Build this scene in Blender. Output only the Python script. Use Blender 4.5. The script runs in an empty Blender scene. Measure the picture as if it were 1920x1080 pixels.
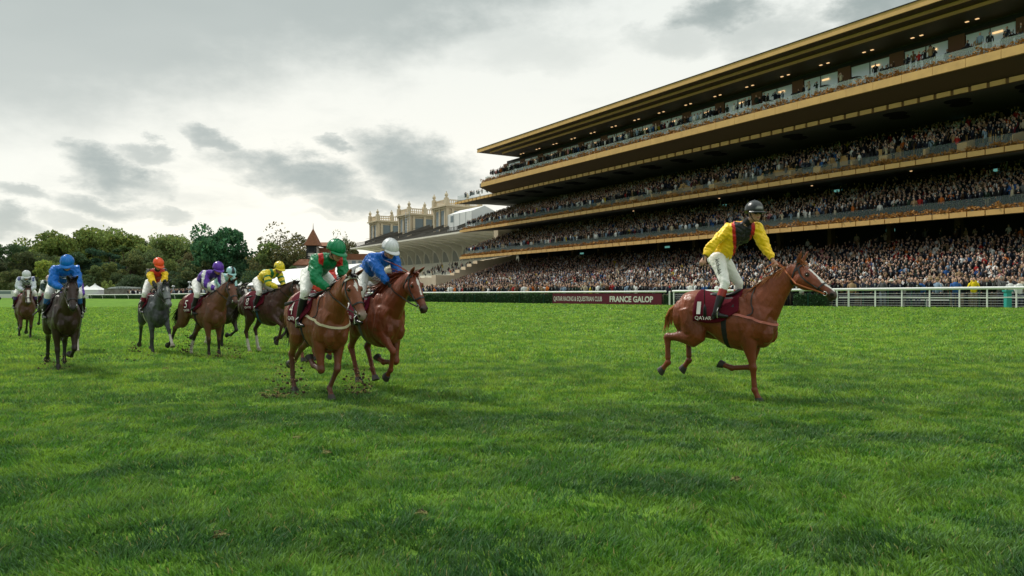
import bpy, math, random
import numpy as np
from mathutils import Vector, Matrix
from mathutils.bvhtree import BVHTree
random.seed(7)
RNG = np.random.default_rng(11)
R = math.radians
SC = bpy.context.scene
COL = SC.collection

# ---------------------------------------------------------------- camera
FPX, HORIZON, CAMZ = 1400.0, 550.0, 1.5          # focal length in photo pixels, horizon row, lens height
cam = bpy.data.cameras.new('camera')
cam.sensor_width = 36.0
cam.lens = 36.0 * FPX / 1920.0
cam.shift_y = (HORIZON - 540.0) / 1920.0
cam.clip_start, cam.clip_end = 0.1, 4000
camo = bpy.data.objects.new('camera', cam); COL.objects.link(camo)
camo.location = (0, 0, CAMZ); camo.rotation_euler = (R(90), 0, 0)
SC.camera = camo

def at(px, D):                                    # ground X for a photo column at depth D
    return (px - 960.0) / FPX * D
def zpx(py, D):
    return CAMZ + (HORIZON - py) / FPX * D

# ---------------------------------------------------------------- view and light
SC.view_settings.view_transform = 'Standard'
SC.view_settings.look = 'None'
SC.view_settings.exposure = 0.38
SC.view_settings.gamma = 1.0
SC.cycles.max_bounces = 6
SC.cycles.transparent_max_bounces = 12

SUN_AZ, SUN_EL = R(-52), R(48)                     # behind and to the left of the horses
sd = bpy.data.lights.new('sun', 'SUN'); sd.energy = 2.7; sd.angle = R(5); sd.color = (1.0, 0.95, 0.86)
so = bpy.data.objects.new('sun', sd); COL.objects.link(so)
dirv = Vector((math.sin(SUN_AZ) * math.cos(SUN_EL), math.cos(SUN_AZ) * math.cos(SUN_EL), math.sin(SUN_EL)))
so.rotation_euler = (-dirv).to_track_quat('-Z', 'Y').to_euler()
so.location = (0, 0, 60)

W = bpy.data.worlds.new('World'); SC.world = W; W.use_nodes = True
class NT:
    """tiny helper for node trees"""
    def __init__(s, nt): s.t = nt; s.n = nt.nodes; s.l = nt.links
    def new(s, typ, **kw):
        n = s.n.new(typ)
        for k, v in kw.items(): setattr(n, k, v)
        return n
    def put(s, sock, v):
        if isinstance(v, bpy.types.NodeSocket): s.l.new(v, sock)
        else: sock.default_value = v
    def math(s, op, a, b=0.0, c=None, clamp=False):
        n = s.new('ShaderNodeMath', operation=op); n.use_clamp = clamp
        s.put(n.inputs[0], a); s.put(n.inputs[1], b)
        if c is not None: s.put(n.inputs[2], c)
        return n.outputs[0]
    def smooth(s, v, a, b, lo=0.0, hi=1.0):
        n = s.new('ShaderNodeMapRange', interpolation_type='SMOOTHSTEP')
        for k, q in zip(('Value', 'From Min', 'From Max', 'To Min', 'To Max'), (v, a, b, lo, hi)): s.put(n.inputs[k], q)
        return n.outputs[0]
    def mix(s, f, a, b, bt='MIX'):
        n = s.new('ShaderNodeMix', data_type='RGBA', blend_type=bt)
        s.put(n.inputs[0], f)
        for i, v in ((6, a), (7, b)):
            if not isinstance(v, bpy.types.NodeSocket) and len(v) == 3: v = (*v, 1)
            s.put(n.inputs[i], v)
        return n.outputs[2]
    def noise(s, vec, scale, detail=4, rough=0.55, w=None):
        n = s.new('ShaderNodeTexNoise')
        if vec is not None: s.l.new(vec, n.inputs['Vector'])
        n.inputs['Scale'].default_value = scale; n.inputs['Detail'].default_value = detail
        n.inputs['Roughness'].default_value = rough
        return n.outputs['Fac']

def build_world():
    t = NT(W.node_tree); t.n.clear()
    out = t.new('ShaderNodeOutputWorld'); bg = t.new('ShaderNodeBackground')
    tc = t.new('ShaderNodeTexCoord').outputs['Generated']
    sp = t.new('ShaderNodeSeparateXYZ'); t.l.new(tc, sp.inputs[0])
    x, y, z = sp.outputs
    az = t.math('ARCTAN2', x, y); el = t.math('ARCSINE', z)
    # direction on a plane overhead so clouds flatten towards the horizon
    zz = t.math('ADD', t.math('MAXIMUM', z, 0.0), 0.16)
    cb = t.new('ShaderNodeCombineXYZ')
    t.put(cb.inputs[0], t.math('DIVIDE', x, zz)); t.put(cb.inputs[1], t.math('DIVIDE', y, zz)); t.put(cb.inputs[2], 0.0)
    plane = cb.outputs[0]
    n1 = t.noise(plane, 1.1, 6, 0.6)
    n2 = t.noise(plane, 0.45, 5, 0.55)
    ca = t.new('ShaderNodeCombineXYZ'); t.put(ca.inputs[0], az); t.put(ca.inputs[1], t.math('MULTIPLY', el, 1.9)); t.put(ca.inputs[2], 3.0)
    ae = ca.outputs[0]
    w1 = t.math('SUBTRACT', t.noise(ae, 9.0, 5, 0.6), 0.5)
    ab2 = t.new('ShaderNodeVectorMath', operation='ADD'); t.l.new(ae, ab2.inputs[0]); ab2.inputs[1].default_value = (5, 9, 2)
    w2 = t.math('SUBTRACT', t.noise(ab2.outputs[0], 9.0, 5, 0.6), 0.5)
    ab3 = t.new('ShaderNodeVectorMath', operation='ADD'); t.l.new(ae, ab3.inputs[0]); ab3.inputs[1].default_value = (1, 4, 7)
    w3 = t.math('SUBTRACT', t.noise(ab3.outputs[0], 30.0, 6, 0.68), 0.5)
    azw = t.math('MULTIPLY_ADD', w1, 0.15, az); elw = t.math('MULTIPLY_ADD', w2, 0.085, el)
    elw = t.math('MULTIPLY_ADD', w3, 0.024, elw)
    # soft veil over the upper left, bright band under it
    veil_line = t.math('MULTIPLY_ADD', azw, 0.16, t.math('MULTIPLY', el, 1.0))    # tilts with azimuth
    veil = t.smooth(t.math('MULTIPLY_ADD', w1, 0.14, t.math('SUBTRACT', el, t.math('MULTIPLY_ADD', az, 0.30, 0.325))), -0.03, 0.09)
    veil = t.math('MULTIPLY', veil, t.smooth(n2, 0.30, 0.62, 0.72, 1.0))
    dark = t.math('MULTIPLY', veil, t.smooth(el, 0.16, 0.40, 0.60, 0.90))
    fleck = t.math('MULTIPLY', t.smooth(n1, 0.50, 0.74), 0.30)
    dark = t.math('MAXIMUM', dark, fleck)
    # cumulus patches: photo column, row, half width, half height, strength
    for (cx, cy, hw, hh, st, tilt) in ((222, 322, 100, 34, .98, .22), (282, 285, 66, 17, .7, .05), (420, 265, 66, 22, .85, .35),
            (555, 325, 120, 40, .98, .12), (655, 272, 52, 15, .8, .18), (790, 322, 100, 60, .98, .25), (668, 385, 95, 22, .8, .1),
            (600, 350, 80, 26, .8, .1), (195, 385, 90, 24, .8, .05), (40, 372, 60, 16, .7, .05), (310, 400, 50, 14, .6, .05), (5, 430, 60, 26, .85, .2),
            (130, 422, 70, 14, .5, 0.0), (1355, 22, 80, 42, .95, -.1), (1430, 60, 120, 40, .5, .1), (1650, 14, 90, 34, .95, -.15),
            (640, 412, 60, 10, .35, 0), (1270, 75, 80, 30, .4, 0), (980, 90, 160, 40, .28, 0), (860, 55, 200, 34, .35, 0)):
        a0 = math.atan((cx - 960) / FPX); ca_ = math.cos(a0)
        e0 = math.atan((HORIZON - cy) / FPX * ca_)
        sa = .9 * hw / FPX * ca_ * ca_; se = .88 * hh / FPX * ca_
        da = t.math('SUBTRACT', azw, a0); de = t.math('SUBTRACT', elw, e0)
        de = t.math('MULTIPLY_ADD', da, tilt, de)
        q = t.math('ADD', t.math('POWER', t.math('ABSOLUTE', t.math('MULTIPLY', da, 1 / sa)), 2.0),
                   t.math('POWER', t.math('ABSOLUTE', t.math('MULTIPLY', de, 1 / se)), 2.0))
        dark = t.math('MAXIMUM', dark, t.math('MULTIPLY', t.smooth(t.math('MULTIPLY_ADD', w3, 1.5, q), 2.6, -0.3), st))
    sky = t.new('ShaderNodeTexSky', sky_type='NISHITA'); sky.sun_disc = False
    sky.sun_elevation = SUN_EL; sky.sun_rotation = SUN_AZ
    nish = t.mix(1.0, sky.outputs[0], (0.08, 0.08, 0.08), 'MULTIPLY')
    # cream glow low in the middle, cooler light elsewhere
    glow = t.math('MULTIPLY', t.smooth(el, 0.42, 0.02), t.smooth(t.math('ABSOLUTE', t.math('SUBTRACT', az, -0.06)), 0.95, 0.15))
    bright = t.mix(glow, (0.70, 0.725, 0.68), (0.87, 0.835, 0.735))
    darkc = t.mix(t.smooth(el, 0.0, 0.35), (0.36, 0.395, 0.375), (0.27, 0.315, 0.30))
    cl = t.mix(dark, bright, darkc)
    # an overcast sky is brightest overhead
    up = t.smooth(el, 0.50, 1.25, 1.0, SKY_ZENITH)
    cu = t.new('ShaderNodeCombineColor'); [t.put(cu.inputs[i], up) for i in range(3)]
    cl = t.mix(1.0, cl, cu.outputs[0], 'MULTIPLY')
    fin = t.mix(0.93, nish, cl)
    t.l.new(fin, bg.inputs['Color']); bg.inputs['Strength'].default_value = 1.0
    t.l.new(bg.outputs[0], out.inputs[0])
SKY_ZENITH = 2.5
build_world()

# ---------------------------------------------------------------- materials
MATS = {}
def mat(name, base=(.5, .5, .5), rough=0.7, metal=0.0, spec=0.3, attr=None, var=0.0, vscale=3.0, bump=0.0, bscale=30.0,
        emit=None, estr=0.0, sheen=0.0, second=None, objcol=False, coat=0.0, transl=0.0):
    if name in MATS: return MATS[name]
    m = bpy.data.materials.new(name); m.use_nodes = True; MATS[name] = m
    t = NT(m.node_tree); b = t.n['Principled BSDF']; out = t.n['Material Output']
    b.inputs['Roughness'].default_value = rough; b.inputs['Metallic'].default_value = metal
    b.inputs['Specular IOR Level'].default_value = spec
    b.inputs['Sheen Weight'].default_value = sheen; b.inputs['Coat Weight'].default_value = coat; b.inputs['Coat Roughness'].default_value = .24
    co = t.new('ShaderNodeTexCoord').outputs['Object']
    if attr:
        a = t.new('ShaderNodeAttribute', attribute_name=attr); c = a.outputs['Color']
    else:
        rgb = t.new('ShaderNodeRGB'); rgb.outputs[0].default_value = (*base, 1); c = rgb.outputs[0]
    if objcol:
        oi = t.new('ShaderNodeObjectInfo'); c = t.mix(1.0, c, oi.outputs['Color'], 'MULTIPLY')
    if second is not None:
        f = t.smooth(t.noise(co, vscale, 5, .6), .42, .60); c = t.mix(f, c, second)
    if var:
        f = t.noise(co, vscale, 5, .65)
        v = t.new('ShaderNodeMapRange'); t.l.new(f, v.inputs[0]); v.inputs[1].default_value = .25; v.inputs[2].default_value = .75
        v.inputs[3].default_value = 1 - var; v.inputs[4].default_value = 1 + var
        cc = t.new('ShaderNodeCombineColor'); [t.l.new(v.outputs[0], cc.inputs[i]) for i in range(3)]
        c = t.mix(1.0, c, cc.outputs[0], 'MULTIPLY')
    t.l.new(c, b.inputs['Base Color'])
    if bump:
        bn = t.new('ShaderNodeBump'); bn.inputs['Strength'].default_value = bump; bn.inputs['Distance'].default_value = 0.02
        t.l.new(t.noise(co, bscale, 4, .6), bn.inputs['Height']); t.l.new(bn.outputs[0], b.inputs['Normal'])
    if emit is not None:
        b.inputs['Emission Color'].default_value = (*emit, 1); b.inputs['Emission Strength'].default_value = estr
    if transl:
        tr = t.new('ShaderNodeBsdfTranslucent'); t.l.new(c, tr.inputs['Color'])
        mx = t.new('ShaderNodeMixShader'); mx.inputs[0].default_value = transl
        t.l.new(b.outputs[0], mx.inputs[1]); t.l.new(tr.outputs[0], mx.inputs[2]); t.l.new(mx.outputs[0], out.inputs[0])
    return m

def glass_mat(name, tint=(.75, .85, .82), alpha=0.35, rough=.08, spec=.15):
    if name in MATS: return MATS[name]
    m = bpy.data.materials.new(name); m.use_nodes = True; MATS[name] = m
    t = NT(m.node_tree); b = t.n['Principled BSDF']
    b.inputs['Base Color'].default_value = (*tint, 1); b.inputs['Roughness'].default_value = rough
    b.inputs['Specular IOR Level'].default_value = spec; b.inputs['Alpha'].default_value = alpha
    return m

# ---------------------------------------------------------------- object helpers
def tag(o, label=None, cat=None, group=None, kind=None):
    if label: o['label'] = label
    if cat: o['category'] = cat
    if group: o['group'] = group
    if kind: o['kind'] = kind
    return o
def empty(name, loc=(0, 0, 0), rz=0.0):
    o = bpy.data.objects.new(name, None); COL.objects.link(o)
    o.location = loc; o.rotation_euler = (0, 0, rz); o.empty_display_size = .2
    return o
def link(name, me, parent=None, loc=None, rot=None):
    o = bpy.data.objects.new(name, me); COL.objects.link(o)
    if parent is not None: o.parent = parent
    if loc is not None: o.location = loc
    if rot is not None: o.rotation_euler = rot
    return o
def big_mesh(name, V, F, mats, colors=None, smooth=False, midx=None):
    """V (n,3) float, F (m,k) int array of equal sided faces or list of such arrays"""
    me = bpy.data.meshes.new(name)
    Fs = F if isinstance(F, list) else [F]
    V = np.asarray(V, np.float32)
    me.vertices.add(len(V)); me.vertices.foreach_set('co', V.ravel())
    nl = sum(f.size for f in Fs); npoly = sum(len(f) for f in Fs)
    me.loops.add(nl); me.polygons.add(npoly)
    me.loops.foreach_set('vertex_index', np.concatenate([f.ravel() for f in Fs]).astype(np.int32))
    tot = np.concatenate([np.full(len(f), f.shape[1]) for f in Fs]).astype(np.int32)
    st = np.concatenate([[0], np.cumsum(tot)[:-1]]).astype(np.int32)
    me.polygons.foreach_set('loop_start', st)
    if midx is not None: me.polygons.foreach_set('material_index', np.asarray(midx, np.int32))
    me.update(calc_edges=True)
    if smooth: me.polygons.foreach_set('use_smooth', np.ones(npoly, bool))
    for m in (mats if isinstance(mats, (list, tuple)) else [mats]): me.materials.append(m)
    if colors is not None: set_col(me, colors)
    return me
def set_col(me, c):
    a = me.color_attributes.new('Col', 'FLOAT_COLOR', 'POINT')
    c = np.asarray(c, np.float32)
    if c.shape[1] == 3: c = np.hstack([c, np.ones((len(c), 1), np.float32)])
    a.data.foreach_set('color', c.ravel())
def coords(me):
    a = np.empty(len(me.vertices) * 3, np.float32); me.vertices.foreach_get('co', a); return a.reshape(-1, 3)

class MB:
    """collects shapes for ONE mesh"""
    def __init__(s): s.V = []; s.F = []; s.M = []; s.mi = 0
    def add(s, V, F, mi=None):
        b = len(s.V); s.V.extend([tuple(v) for v in V]); s.F.extend([tuple(i + b for i in f) for f in F])
        s.M.extend([s.mi if mi is None else mi] * len(F)); return s
    def box(s, x0, x1, y0, y1, z0, z1, fr=None, mi=None):
        P = [(x, y, z) for z in (z0, z1) for x, y in ((x0, y0), (x1, y0), (x1, y1), (x0, y1))]
        if fr: P = [fr(*p) for p in P]
        F = [(0, 3, 2, 1), (4, 5, 6, 7), (0, 1, 5, 4), (1, 2, 6, 5), (2, 3, 7, 6), (3, 0, 4, 7)]
        if x1 < x0: F = [f[::-1] for f in F]
        return s.add(P, F, mi)
    def prism(s, poly, h0, h1, fr=None, mi=None):
        """poly in (a,b), extruded over c: fr(a,b,c)"""
        n = len(poly); fr = fr or (lambda a, b, c: (a, b, c))
        P = [fr(a, b, h0) for a, b in poly] + [fr(a, b, h1) for a, b in poly]
        F = [tuple(range(n))[::-1], tuple(range(n, 2 * n))] + [(i, (i + 1) % n, n + (i + 1) % n, n + i) for i in range(n)]
        return s.add(P, F, mi)
    def tube(s, pts, rad, n=8, mi=None, side=None):
        V, F = tube(pts, rad, n, side); return s.add(V, F, mi)
    def ball(s, c, r, n=8, m=6, mi=None, rot=None):
        V, F = ball(c, r, n, m, rot); return s.add(V, F, mi)
    def lathe(s, prof, c=(0, 0, 0), n=16, mi=None):
        V = []; F = []
        for r, z in prof:
            for k in range(n):
                a = 2 * math.pi * k / n; V.append((c[0] + r * math.cos(a), c[1] + r * math.sin(a), c[2] + z))
        for i in range(len(prof) - 1):
            for k in range(n):
                F.append((i * n + k, i * n + (k + 1) % n, (i + 1) * n + (k + 1) % n, (i + 1) * n + k))
        F.append(tuple(range(n))[::-1]); F.append(tuple((len(prof) - 1) * n + k for k in range(n)))
        return s.add(V, F, mi)
    def mesh(s, name, mats, smooth=False):
        me = bpy.data.meshes.new(name); me.from_pydata(s.V, [], s.F)
        for m in (mats if isinstance(mats, (list, tuple)) else [mats]): me.materials.append(m)
        me.polygons.foreach_set('material_index', s.M)
        if smooth: me.polygons.foreach_set('use_smooth', [True] * len(s.F))
        me.update(); return me
    def build(s, name, mats, parent=None, smooth=False, loc=None, rot=None):
        return link(name, s.mesh(name, mats, smooth), parent, loc, rot)

def ball(c, r, n=8, m=6, rot=None):
    if not hasattr(r, '__len__'): r = (r, r, r)
    V = [(0, 0, -1)]; F = []
    for i in range(1, m):
        p = -math.pi / 2 + math.pi * i / m
        for k in range(n):
            a = 2 * math.pi * k / n; V.append((math.cos(p) * math.cos(a), math.cos(p) * math.sin(a), math.sin(p)))
    V.append((0, 0, 1))
    for k in range(n): F.append((0, 1 + (k + 1) % n, 1 + k))
    for i in range(m - 2):
        for k in range(n):
            a = 1 + i * n; F.append((a + k, a + (k + 1) % n, a + n + (k + 1) % n, a + n + k))
    b = 1 + (m - 2) * n
    for k in range(n): F.append((b + k, b + (k + 1) % n, len(V) - 1))
    V = np.array(V) * np.array(r)
    if rot is not None: V = V @ np.array(rot).T
    return V + np.array(c), F

def tube(pts, rad, n=8, side=None, cap=True):
    """loft along pts; rad scalar or (r_side, r_other) per point; side = preferred side axis"""
    P = np.array(pts, float); m = len(P)
    rad = [(r, r) if not hasattr(r, '__len__') else r for r in (rad if hasattr(rad, '__len__') else [rad] * m)]
    T = np.gradient(P, axis=0); T /= np.maximum(np.linalg.norm(T, axis=1), 1e-9)[:, None]
    V = []; F = []
    S = np.array(side if side is not None else (0, 0, 1.0), float)
    prev = None
    for i in range(m):
        t = T[i]; s_ = S if side is not None else (prev if prev is not None else S)
        a = s_ - (s_ @ t) * t
        if np.linalg.norm(a) < 1e-3: a = np.cross(t, (1, .3, .2))
        a /= np.linalg.norm(a); prev = a; b = np.cross(t, a)
        for k in range(n):
            q = 2 * math.pi * k / n
            V.append(P[i] + a * math.cos(q) * rad[i][0] + b * math.sin(q) * rad[i][1])
    for i in range(m - 1):
        for k in range(n): F.append((i * n + k, i * n + (k + 1) % n, (i + 1) * n + (k + 1) % n, (i + 1) * n + k))
    if cap:
        for i, d in ((0, -1), (m - 1, 1)):
            c = len(V); V.append(P[i] + T[i] * d * min(rad[i]) * .6)
            for k in range(n):
                f = (i * n + k, i * n + (k + 1) % n, c); F.append(f if d > 0 else f[::-1])
    return np.array(V), F

def spline(K, sub=5):
    """Catmull-Rom through rows of K"""
    K = np.array(K, float); out = []
    Q = np.vstack([2 * K[0] - K[1], K, 2 * K[-1] - K[-2]])
    for i in range(1, len(Q) - 2):
        for j in range(sub):
            t = j / sub
            out.append(.5 * (2 * Q[i] + (-Q[i-1] + Q[i+1]) * t + (2*Q[i-1] - 5*Q[i] + 4*Q[i+1] - Q[i+2]) * t*t + (-Q[i-1] + 3*Q[i] - 3*Q[i+1] + Q[i+2]) * t**3))
    out.append(K[-1]); return np.array(out)

def loft(mb, K, n=14, sub=4, side=(0, 1, 0)):
    """K rows x,y,z,r_side,r_other"""
    S = spline(K, sub); mb.tube(S[:, :3], np.maximum(S[:, 3:5], .004), n, side=side)

def remesh(mb, voxel, smooth=4, name='tmp'):
    me = bpy.data.meshes.new(name); me.from_pydata(mb.V, [], mb.F); me.update()
    o = bpy.data.objects.new('tmp', me); COL.objects.link(o)
    m = o.modifiers.new('r', 'REMESH'); m.mode = 'VOXEL'; m.voxel_size = voxel; m.use_smooth_shade = True
    if smooth:
        s = o.modifiers.new('s', 'SMOOTH'); s.factor = .5; s.iterations = smooth
    dg = bpy.context.evaluated_depsgraph_get()
    r = bpy.data.meshes.new_from_object(o.evaluated_get(dg)); r.name = name
    bpy.data.objects.remove(o); bpy.data.meshes.remove(me)
    r.materials.clear()
    return r
def bvh_of(me):
    return BVHTree.FromPolygons([v.co[:] for v in me.vertices], [p.vertices[:] for p in me.polygons])

def text_data(txt, size=1.0, bold=0.0, xs=1.0, thick=0.0):
    cu = bpy.data.curves.new('txt', 'FONT'); cu.body = txt; cu.size = size; cu.offset = bold
    cu.resolution_u = 3; cu.extrude = thick
    o = bpy.data.objects.new('txt', cu); COL.objects.link(o)
    dg = bpy.context.evaluated_depsgraph_get()
    me = bpy.data.meshes.new_from_object(o.evaluated_get(dg))
    bpy.data.objects.remove(o); bpy.data.curves.remove(cu)
    V = coords(me).astype(float); F = [tuple(p.vertices) for p in me.polygons]
    bpy.data.meshes.remove(me)
    V[:, 0] -= V[:, 0].min(); w = V[:, 0].max(); V[:, 0] *= xs
    return V, F, w * xs
def text_on(bvh, txt, origin, xdir, ydir, ray, height, width, name, m, parent, bold=0.0, off=.006, back=.5):
    """letters laid onto a surface: origin is the lower left corner, ray points at the surface"""
    V, F, w = text_data(txt, 1.0, bold)
    V[:, 1] -= V[:, 1].min(); hh = V[:, 1].max()
    xd, yd, rd, og = (Vector(v) for v in (xdir, ydir, ray, origin)); rd.normalize()
    out = []; last = None
    for v in V:
        p = og + xd * (v[0] / w * width) + yd * (v[1] / hh * height)
        h = bvh.ray_cast(p - rd * back, rd, 2.0)
        q = h[0] - rd * off if h[0] is not None else (p if last is None else p + rd * last)
        if h[0] is not None: last = (h[0] - rd * off - p).dot(rd)
        out.append(q[:])
    mb = MB().add(out, F); return mb.build(name, m, parent)

# value noise for scattering
_G = RNG.random((128, 128))
def vnoise(x, y, s=1.0):
    x = np.asarray(x) * s; y = np.asarray(y) * s
    xi = np.floor(x).astype(int); yi = np.floor(y).astype(int); fx = x - xi; fy = y - yi
    fx = fx * fx * (3 - 2 * fx); fy = fy * fy * (3 - 2 * fy)
    g = lambda a, b: _G[a % 128, b % 128]
    return (g(xi, yi) * (1-fx) + g(xi+1, yi) * fx) * (1-fy) + (g(xi, yi+1) * (1-fx) + g(xi+1, yi+1) * fx) * fy
def fnoise(x, y, s=1.0):
    return (vnoise(x, y, s) * .55 + vnoise(x + 31, y + 7, s * 2.1) * .28 + vnoise(x + 3, y + 57, s * 4.3) * .17)

# ---------------------------------------------------------------- lie of the land
RA = np.array([28.8, 42.0]); RD = np.array([-.7126, .7015]); RN = np.array([.7015, .7126])   # running rail line
def rail_amp(t):
    return np.interp(t, [-60, 0, 24, 110, 137, 220, 500], [.7, .65, .55, .57, .46, .26, .1])
def zg(X, Y):
    X = np.asarray(X, float); Y = np.asarray(Y, float)
    q = (X - RA[0]) * RN[0] + (Y - RA[1]) * RN[1]; t = (X - RA[0]) * RD[0] + (Y - RA[1]) * RD[1]
    k = np.clip((q + 29) / 26, 0, 1); k = k * k * (3 - 2 * k)
    return rail_amp(t) * k
def rail_pt(t, q=0.0):
    return RA + RD * t + RN * q
# grandstand frame: s along the front (away from the lens), n out towards the track
SP = np.array([44.2, 64.5]); SU = np.array([-.5257, .8507]); SN = np.array([-.8507, -.5257])
def ST(s, n, z):
    p = SP + SU * s + SN * n; return (float(p[0]), float(p[1]), float(z))
# ================================================================ GROUND
def ground():
    m = bpy.data.materials.new('turf'); m.use_nodes = True; t = NT(m.node_tree); b = t.n['Principled BSDF']
    co = t.new('ShaderNodeTexCoord').outputs['Object']
    st = t.new('ShaderNodeMapping'); t.l.new(co, st.inputs[0]); st.inputs['Scale'].default_value = (1, 1, 1)
    n1 = t.noise(co, 1.1, 6, .65); n2 = t.noise(co, .16, 4, .6); n3 = t.noise(co, 9.0, 4, .7)
    c = t.mix(t.smooth(n1, .35, .65), (.060, .135, .022), (.150, .270, .035))
    c = t.mix(t.math('MULTIPLY', t.smooth(n2, .42, .62), .5), c, (.10, .215, .030))
    c = t.mix(t.math('MULTIPLY', t.smooth(n3, .45, .7), .35), c, (.20, .31, .06))
    t.l.new(c, b.inputs['Base Color']); b.inputs['Roughness'].default_value = 1; b.inputs['Specular IOR Level'].default_value = .05
    bn = t.new('ShaderNodeBump'); bn.inputs['Strength'].default_value = .9; bn.inputs['Distance'].default_value = .06
    t.l.new(t.noise(co, 7.0, 6, .75), bn.inputs['Height']); t.l.new(bn.outputs[0], b.inputs['Normal'])
    xs = np.concatenate([np.linspace(-1500, -200, 12), np.arange(-190, 80, 3.0), np.linspace(90, 1500, 12)])
    ys = np.concatenate([np.linspace(-400, -10, 6), np.arange(-6, 230, 3.0), np.linspace(240, 2500, 14)])
    X, Y = np.meshgrid(xs, ys); Z = zg(X, Y)
    V = np.stack([X.ravel(), Y.ravel(), Z.ravel()], 1); nx = len(xs)
    i, j = np.meshgrid(np.arange(nx - 1), np.arange(len(ys) - 1)); a = (j * nx + i).ravel()
    F = np.stack([a, a + 1, a + nx + 1, a + nx], 1)
    o = link('ground', big_mesh('ground', V, F, m, smooth=True)); tag(o, kind='structure')
    # blades of the near and middle turf
    g = bpy.data.materials.new('grass_blades'); g.use_nodes = True; t = NT(g.node_tree); b = t.n['Principled BSDF']
    at_ = t.new('ShaderNodeAttribute', attribute_name='Col').outputs['Color']
    t.l.new(at_, b.inputs['Base Color']); b.inputs['Roughness'].default_value = .55; b.inputs['Specular IOR Level'].default_value = .25
    tr = t.new('ShaderNodeBsdfTranslucent'); t.l.new(at_, tr.inputs['Color'])
    mx = t.new('ShaderNodeMixShader'); mx.inputs[0].default_value = .42
    t.l.new(b.outputs[0], mx.inputs[1]); t.l.new(tr.outputs[0], mx.inputs[2]); t.l.new(mx.outputs[0], t.n['Material Output'].inputs[0])
    VV = []; FF = []; CC = []; base = 0
    for (d0, d1, dens, w, h, seg) in ((3.3, 6.5, 5400, .0040, .050, 2), (6.5, 10, 3200, .0056, .054, 2), (10, 16, 1300, .0095, .060, 1),
                                      (16, 26, 400, .017, .078, 1), (26, 44, 115, .032, .085, 1), (44, 78, 40, .055, .085, 1)):
        k = 1.0 if d1 < 17 else .80; area = k * (d1 * d1 - d0 * d0); n = int(area * dens)
        D = np.sqrt(RNG.random(n) * (d1 * d1 - d0 * d0) + d0 * d0); X = (RNG.random(n) * 2 - 1) * D * k
        q = (X - RA[0]) * RN[0] + (D - RA[1]) * RN[1]
        tu = fnoise(X, D * .8, 3.2)                                     # tufts
        keep = (q < -.4) & (RNG.random(n) < .35 + 1.1 * tu); X = X[keep]; D = D[keep]; n = len(X); tu = tu[keep]
        X = X + (fnoise(X + 9, D, 9.0) - .5) * .10; D = D + (fnoise(X, D + 9, 9.0) - .5) * .10
        Z = zg(X, D)
        patch = fnoise(X * .8, D * 1.25, 1.25); fine = fnoise(X + 50, D, 3.6)
        hh = h * (.45 + .95 * tu) * (.65 + .6 * RNG.random(n)); ww = w * (.7 + .6 * RNG.random(n))
        lean = fnoise(X + 77, D + 13, 1.3) * 14 + RNG.normal(0, 1.1, n); amt = hh * (.35 + .75 * RNG.random(n))
        th = RNG.random(n) * math.pi * 2
        wx, wy = np.cos(th) * ww, np.sin(th) * ww; lx, ly = np.cos(lean) * amt, np.sin(lean) * amt
        P0 = np.stack([X - wx, D - wy, Z - .005], 1); P1 = np.stack([X + wx, D + wy, Z - .005], 1)
        tip = np.stack([X + lx, D + ly, Z + hh * .92], 1)
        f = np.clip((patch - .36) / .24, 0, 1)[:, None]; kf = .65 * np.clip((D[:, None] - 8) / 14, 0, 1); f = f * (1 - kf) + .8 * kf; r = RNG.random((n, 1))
        dark = np.array([.036, .112, .022]); mid = np.array([.068, .190, .020]); lite = np.array([.180, .325, .038])
        g2 = np.clip((fine - .38) / .25, 0, 1)[:, None]
        c = dark * (1 - f) + mid * f; lw = g2 * (.20 + .5 * f); c = c * (1 - lw) + lite * lw
        c = c * (.55 + .9 * r) * (1.0 + .70 * np.clip((D[:, None] - 6) / 14, 0, 1)); c[:, 0:1] *= 1.0 + .35 * np.clip((D[:, None] - 5) / 8, 0, 1)  # blades brighten and yellow with distance: lit tips put into the colour
        blue = (RNG.random((n, 1)) < .16); c = np.where(blue, c * .6 + np.array([.07, .12, .075]), c)
        straw = (RNG.random((n, 1)) < .018); c = np.where(straw, np.array([.30, .27, .10]), c)
        if seg == 2:
            m0 = np.stack([X + lx * .35 - wx * .8, D + ly * .35 - wy * .8, Z + hh * .55], 1); m1 = m0 + np.stack([wx, wy, 0 * wx], 1) * 1.6
            V = np.stack([P0, P1, m1, m0, tip], 1).reshape(-1, 3); b0 = base + np.arange(n) * 5
            FF.append(np.stack([b0, b0 + 1, b0 + 2], 1)); FF.append(np.stack([b0, b0 + 2, b0 + 3], 1)); FF.append(np.stack([b0 + 3, b0 + 2, b0 + 4], 1))
            CC.append(np.repeat(c, 5, 0)); base += n * 5
        else:
            V = np.stack([P0, P1, tip], 1).reshape(-1, 3); b0 = base + np.arange(n) * 3
            FF.append(np.stack([b0, b0 + 1, b0 + 2], 1)); CC.append(np.repeat(c, 3, 0)); base += n * 3
        VV.append(V)
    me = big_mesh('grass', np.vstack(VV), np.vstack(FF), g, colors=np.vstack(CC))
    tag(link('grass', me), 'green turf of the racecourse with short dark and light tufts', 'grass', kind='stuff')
ground()
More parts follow.
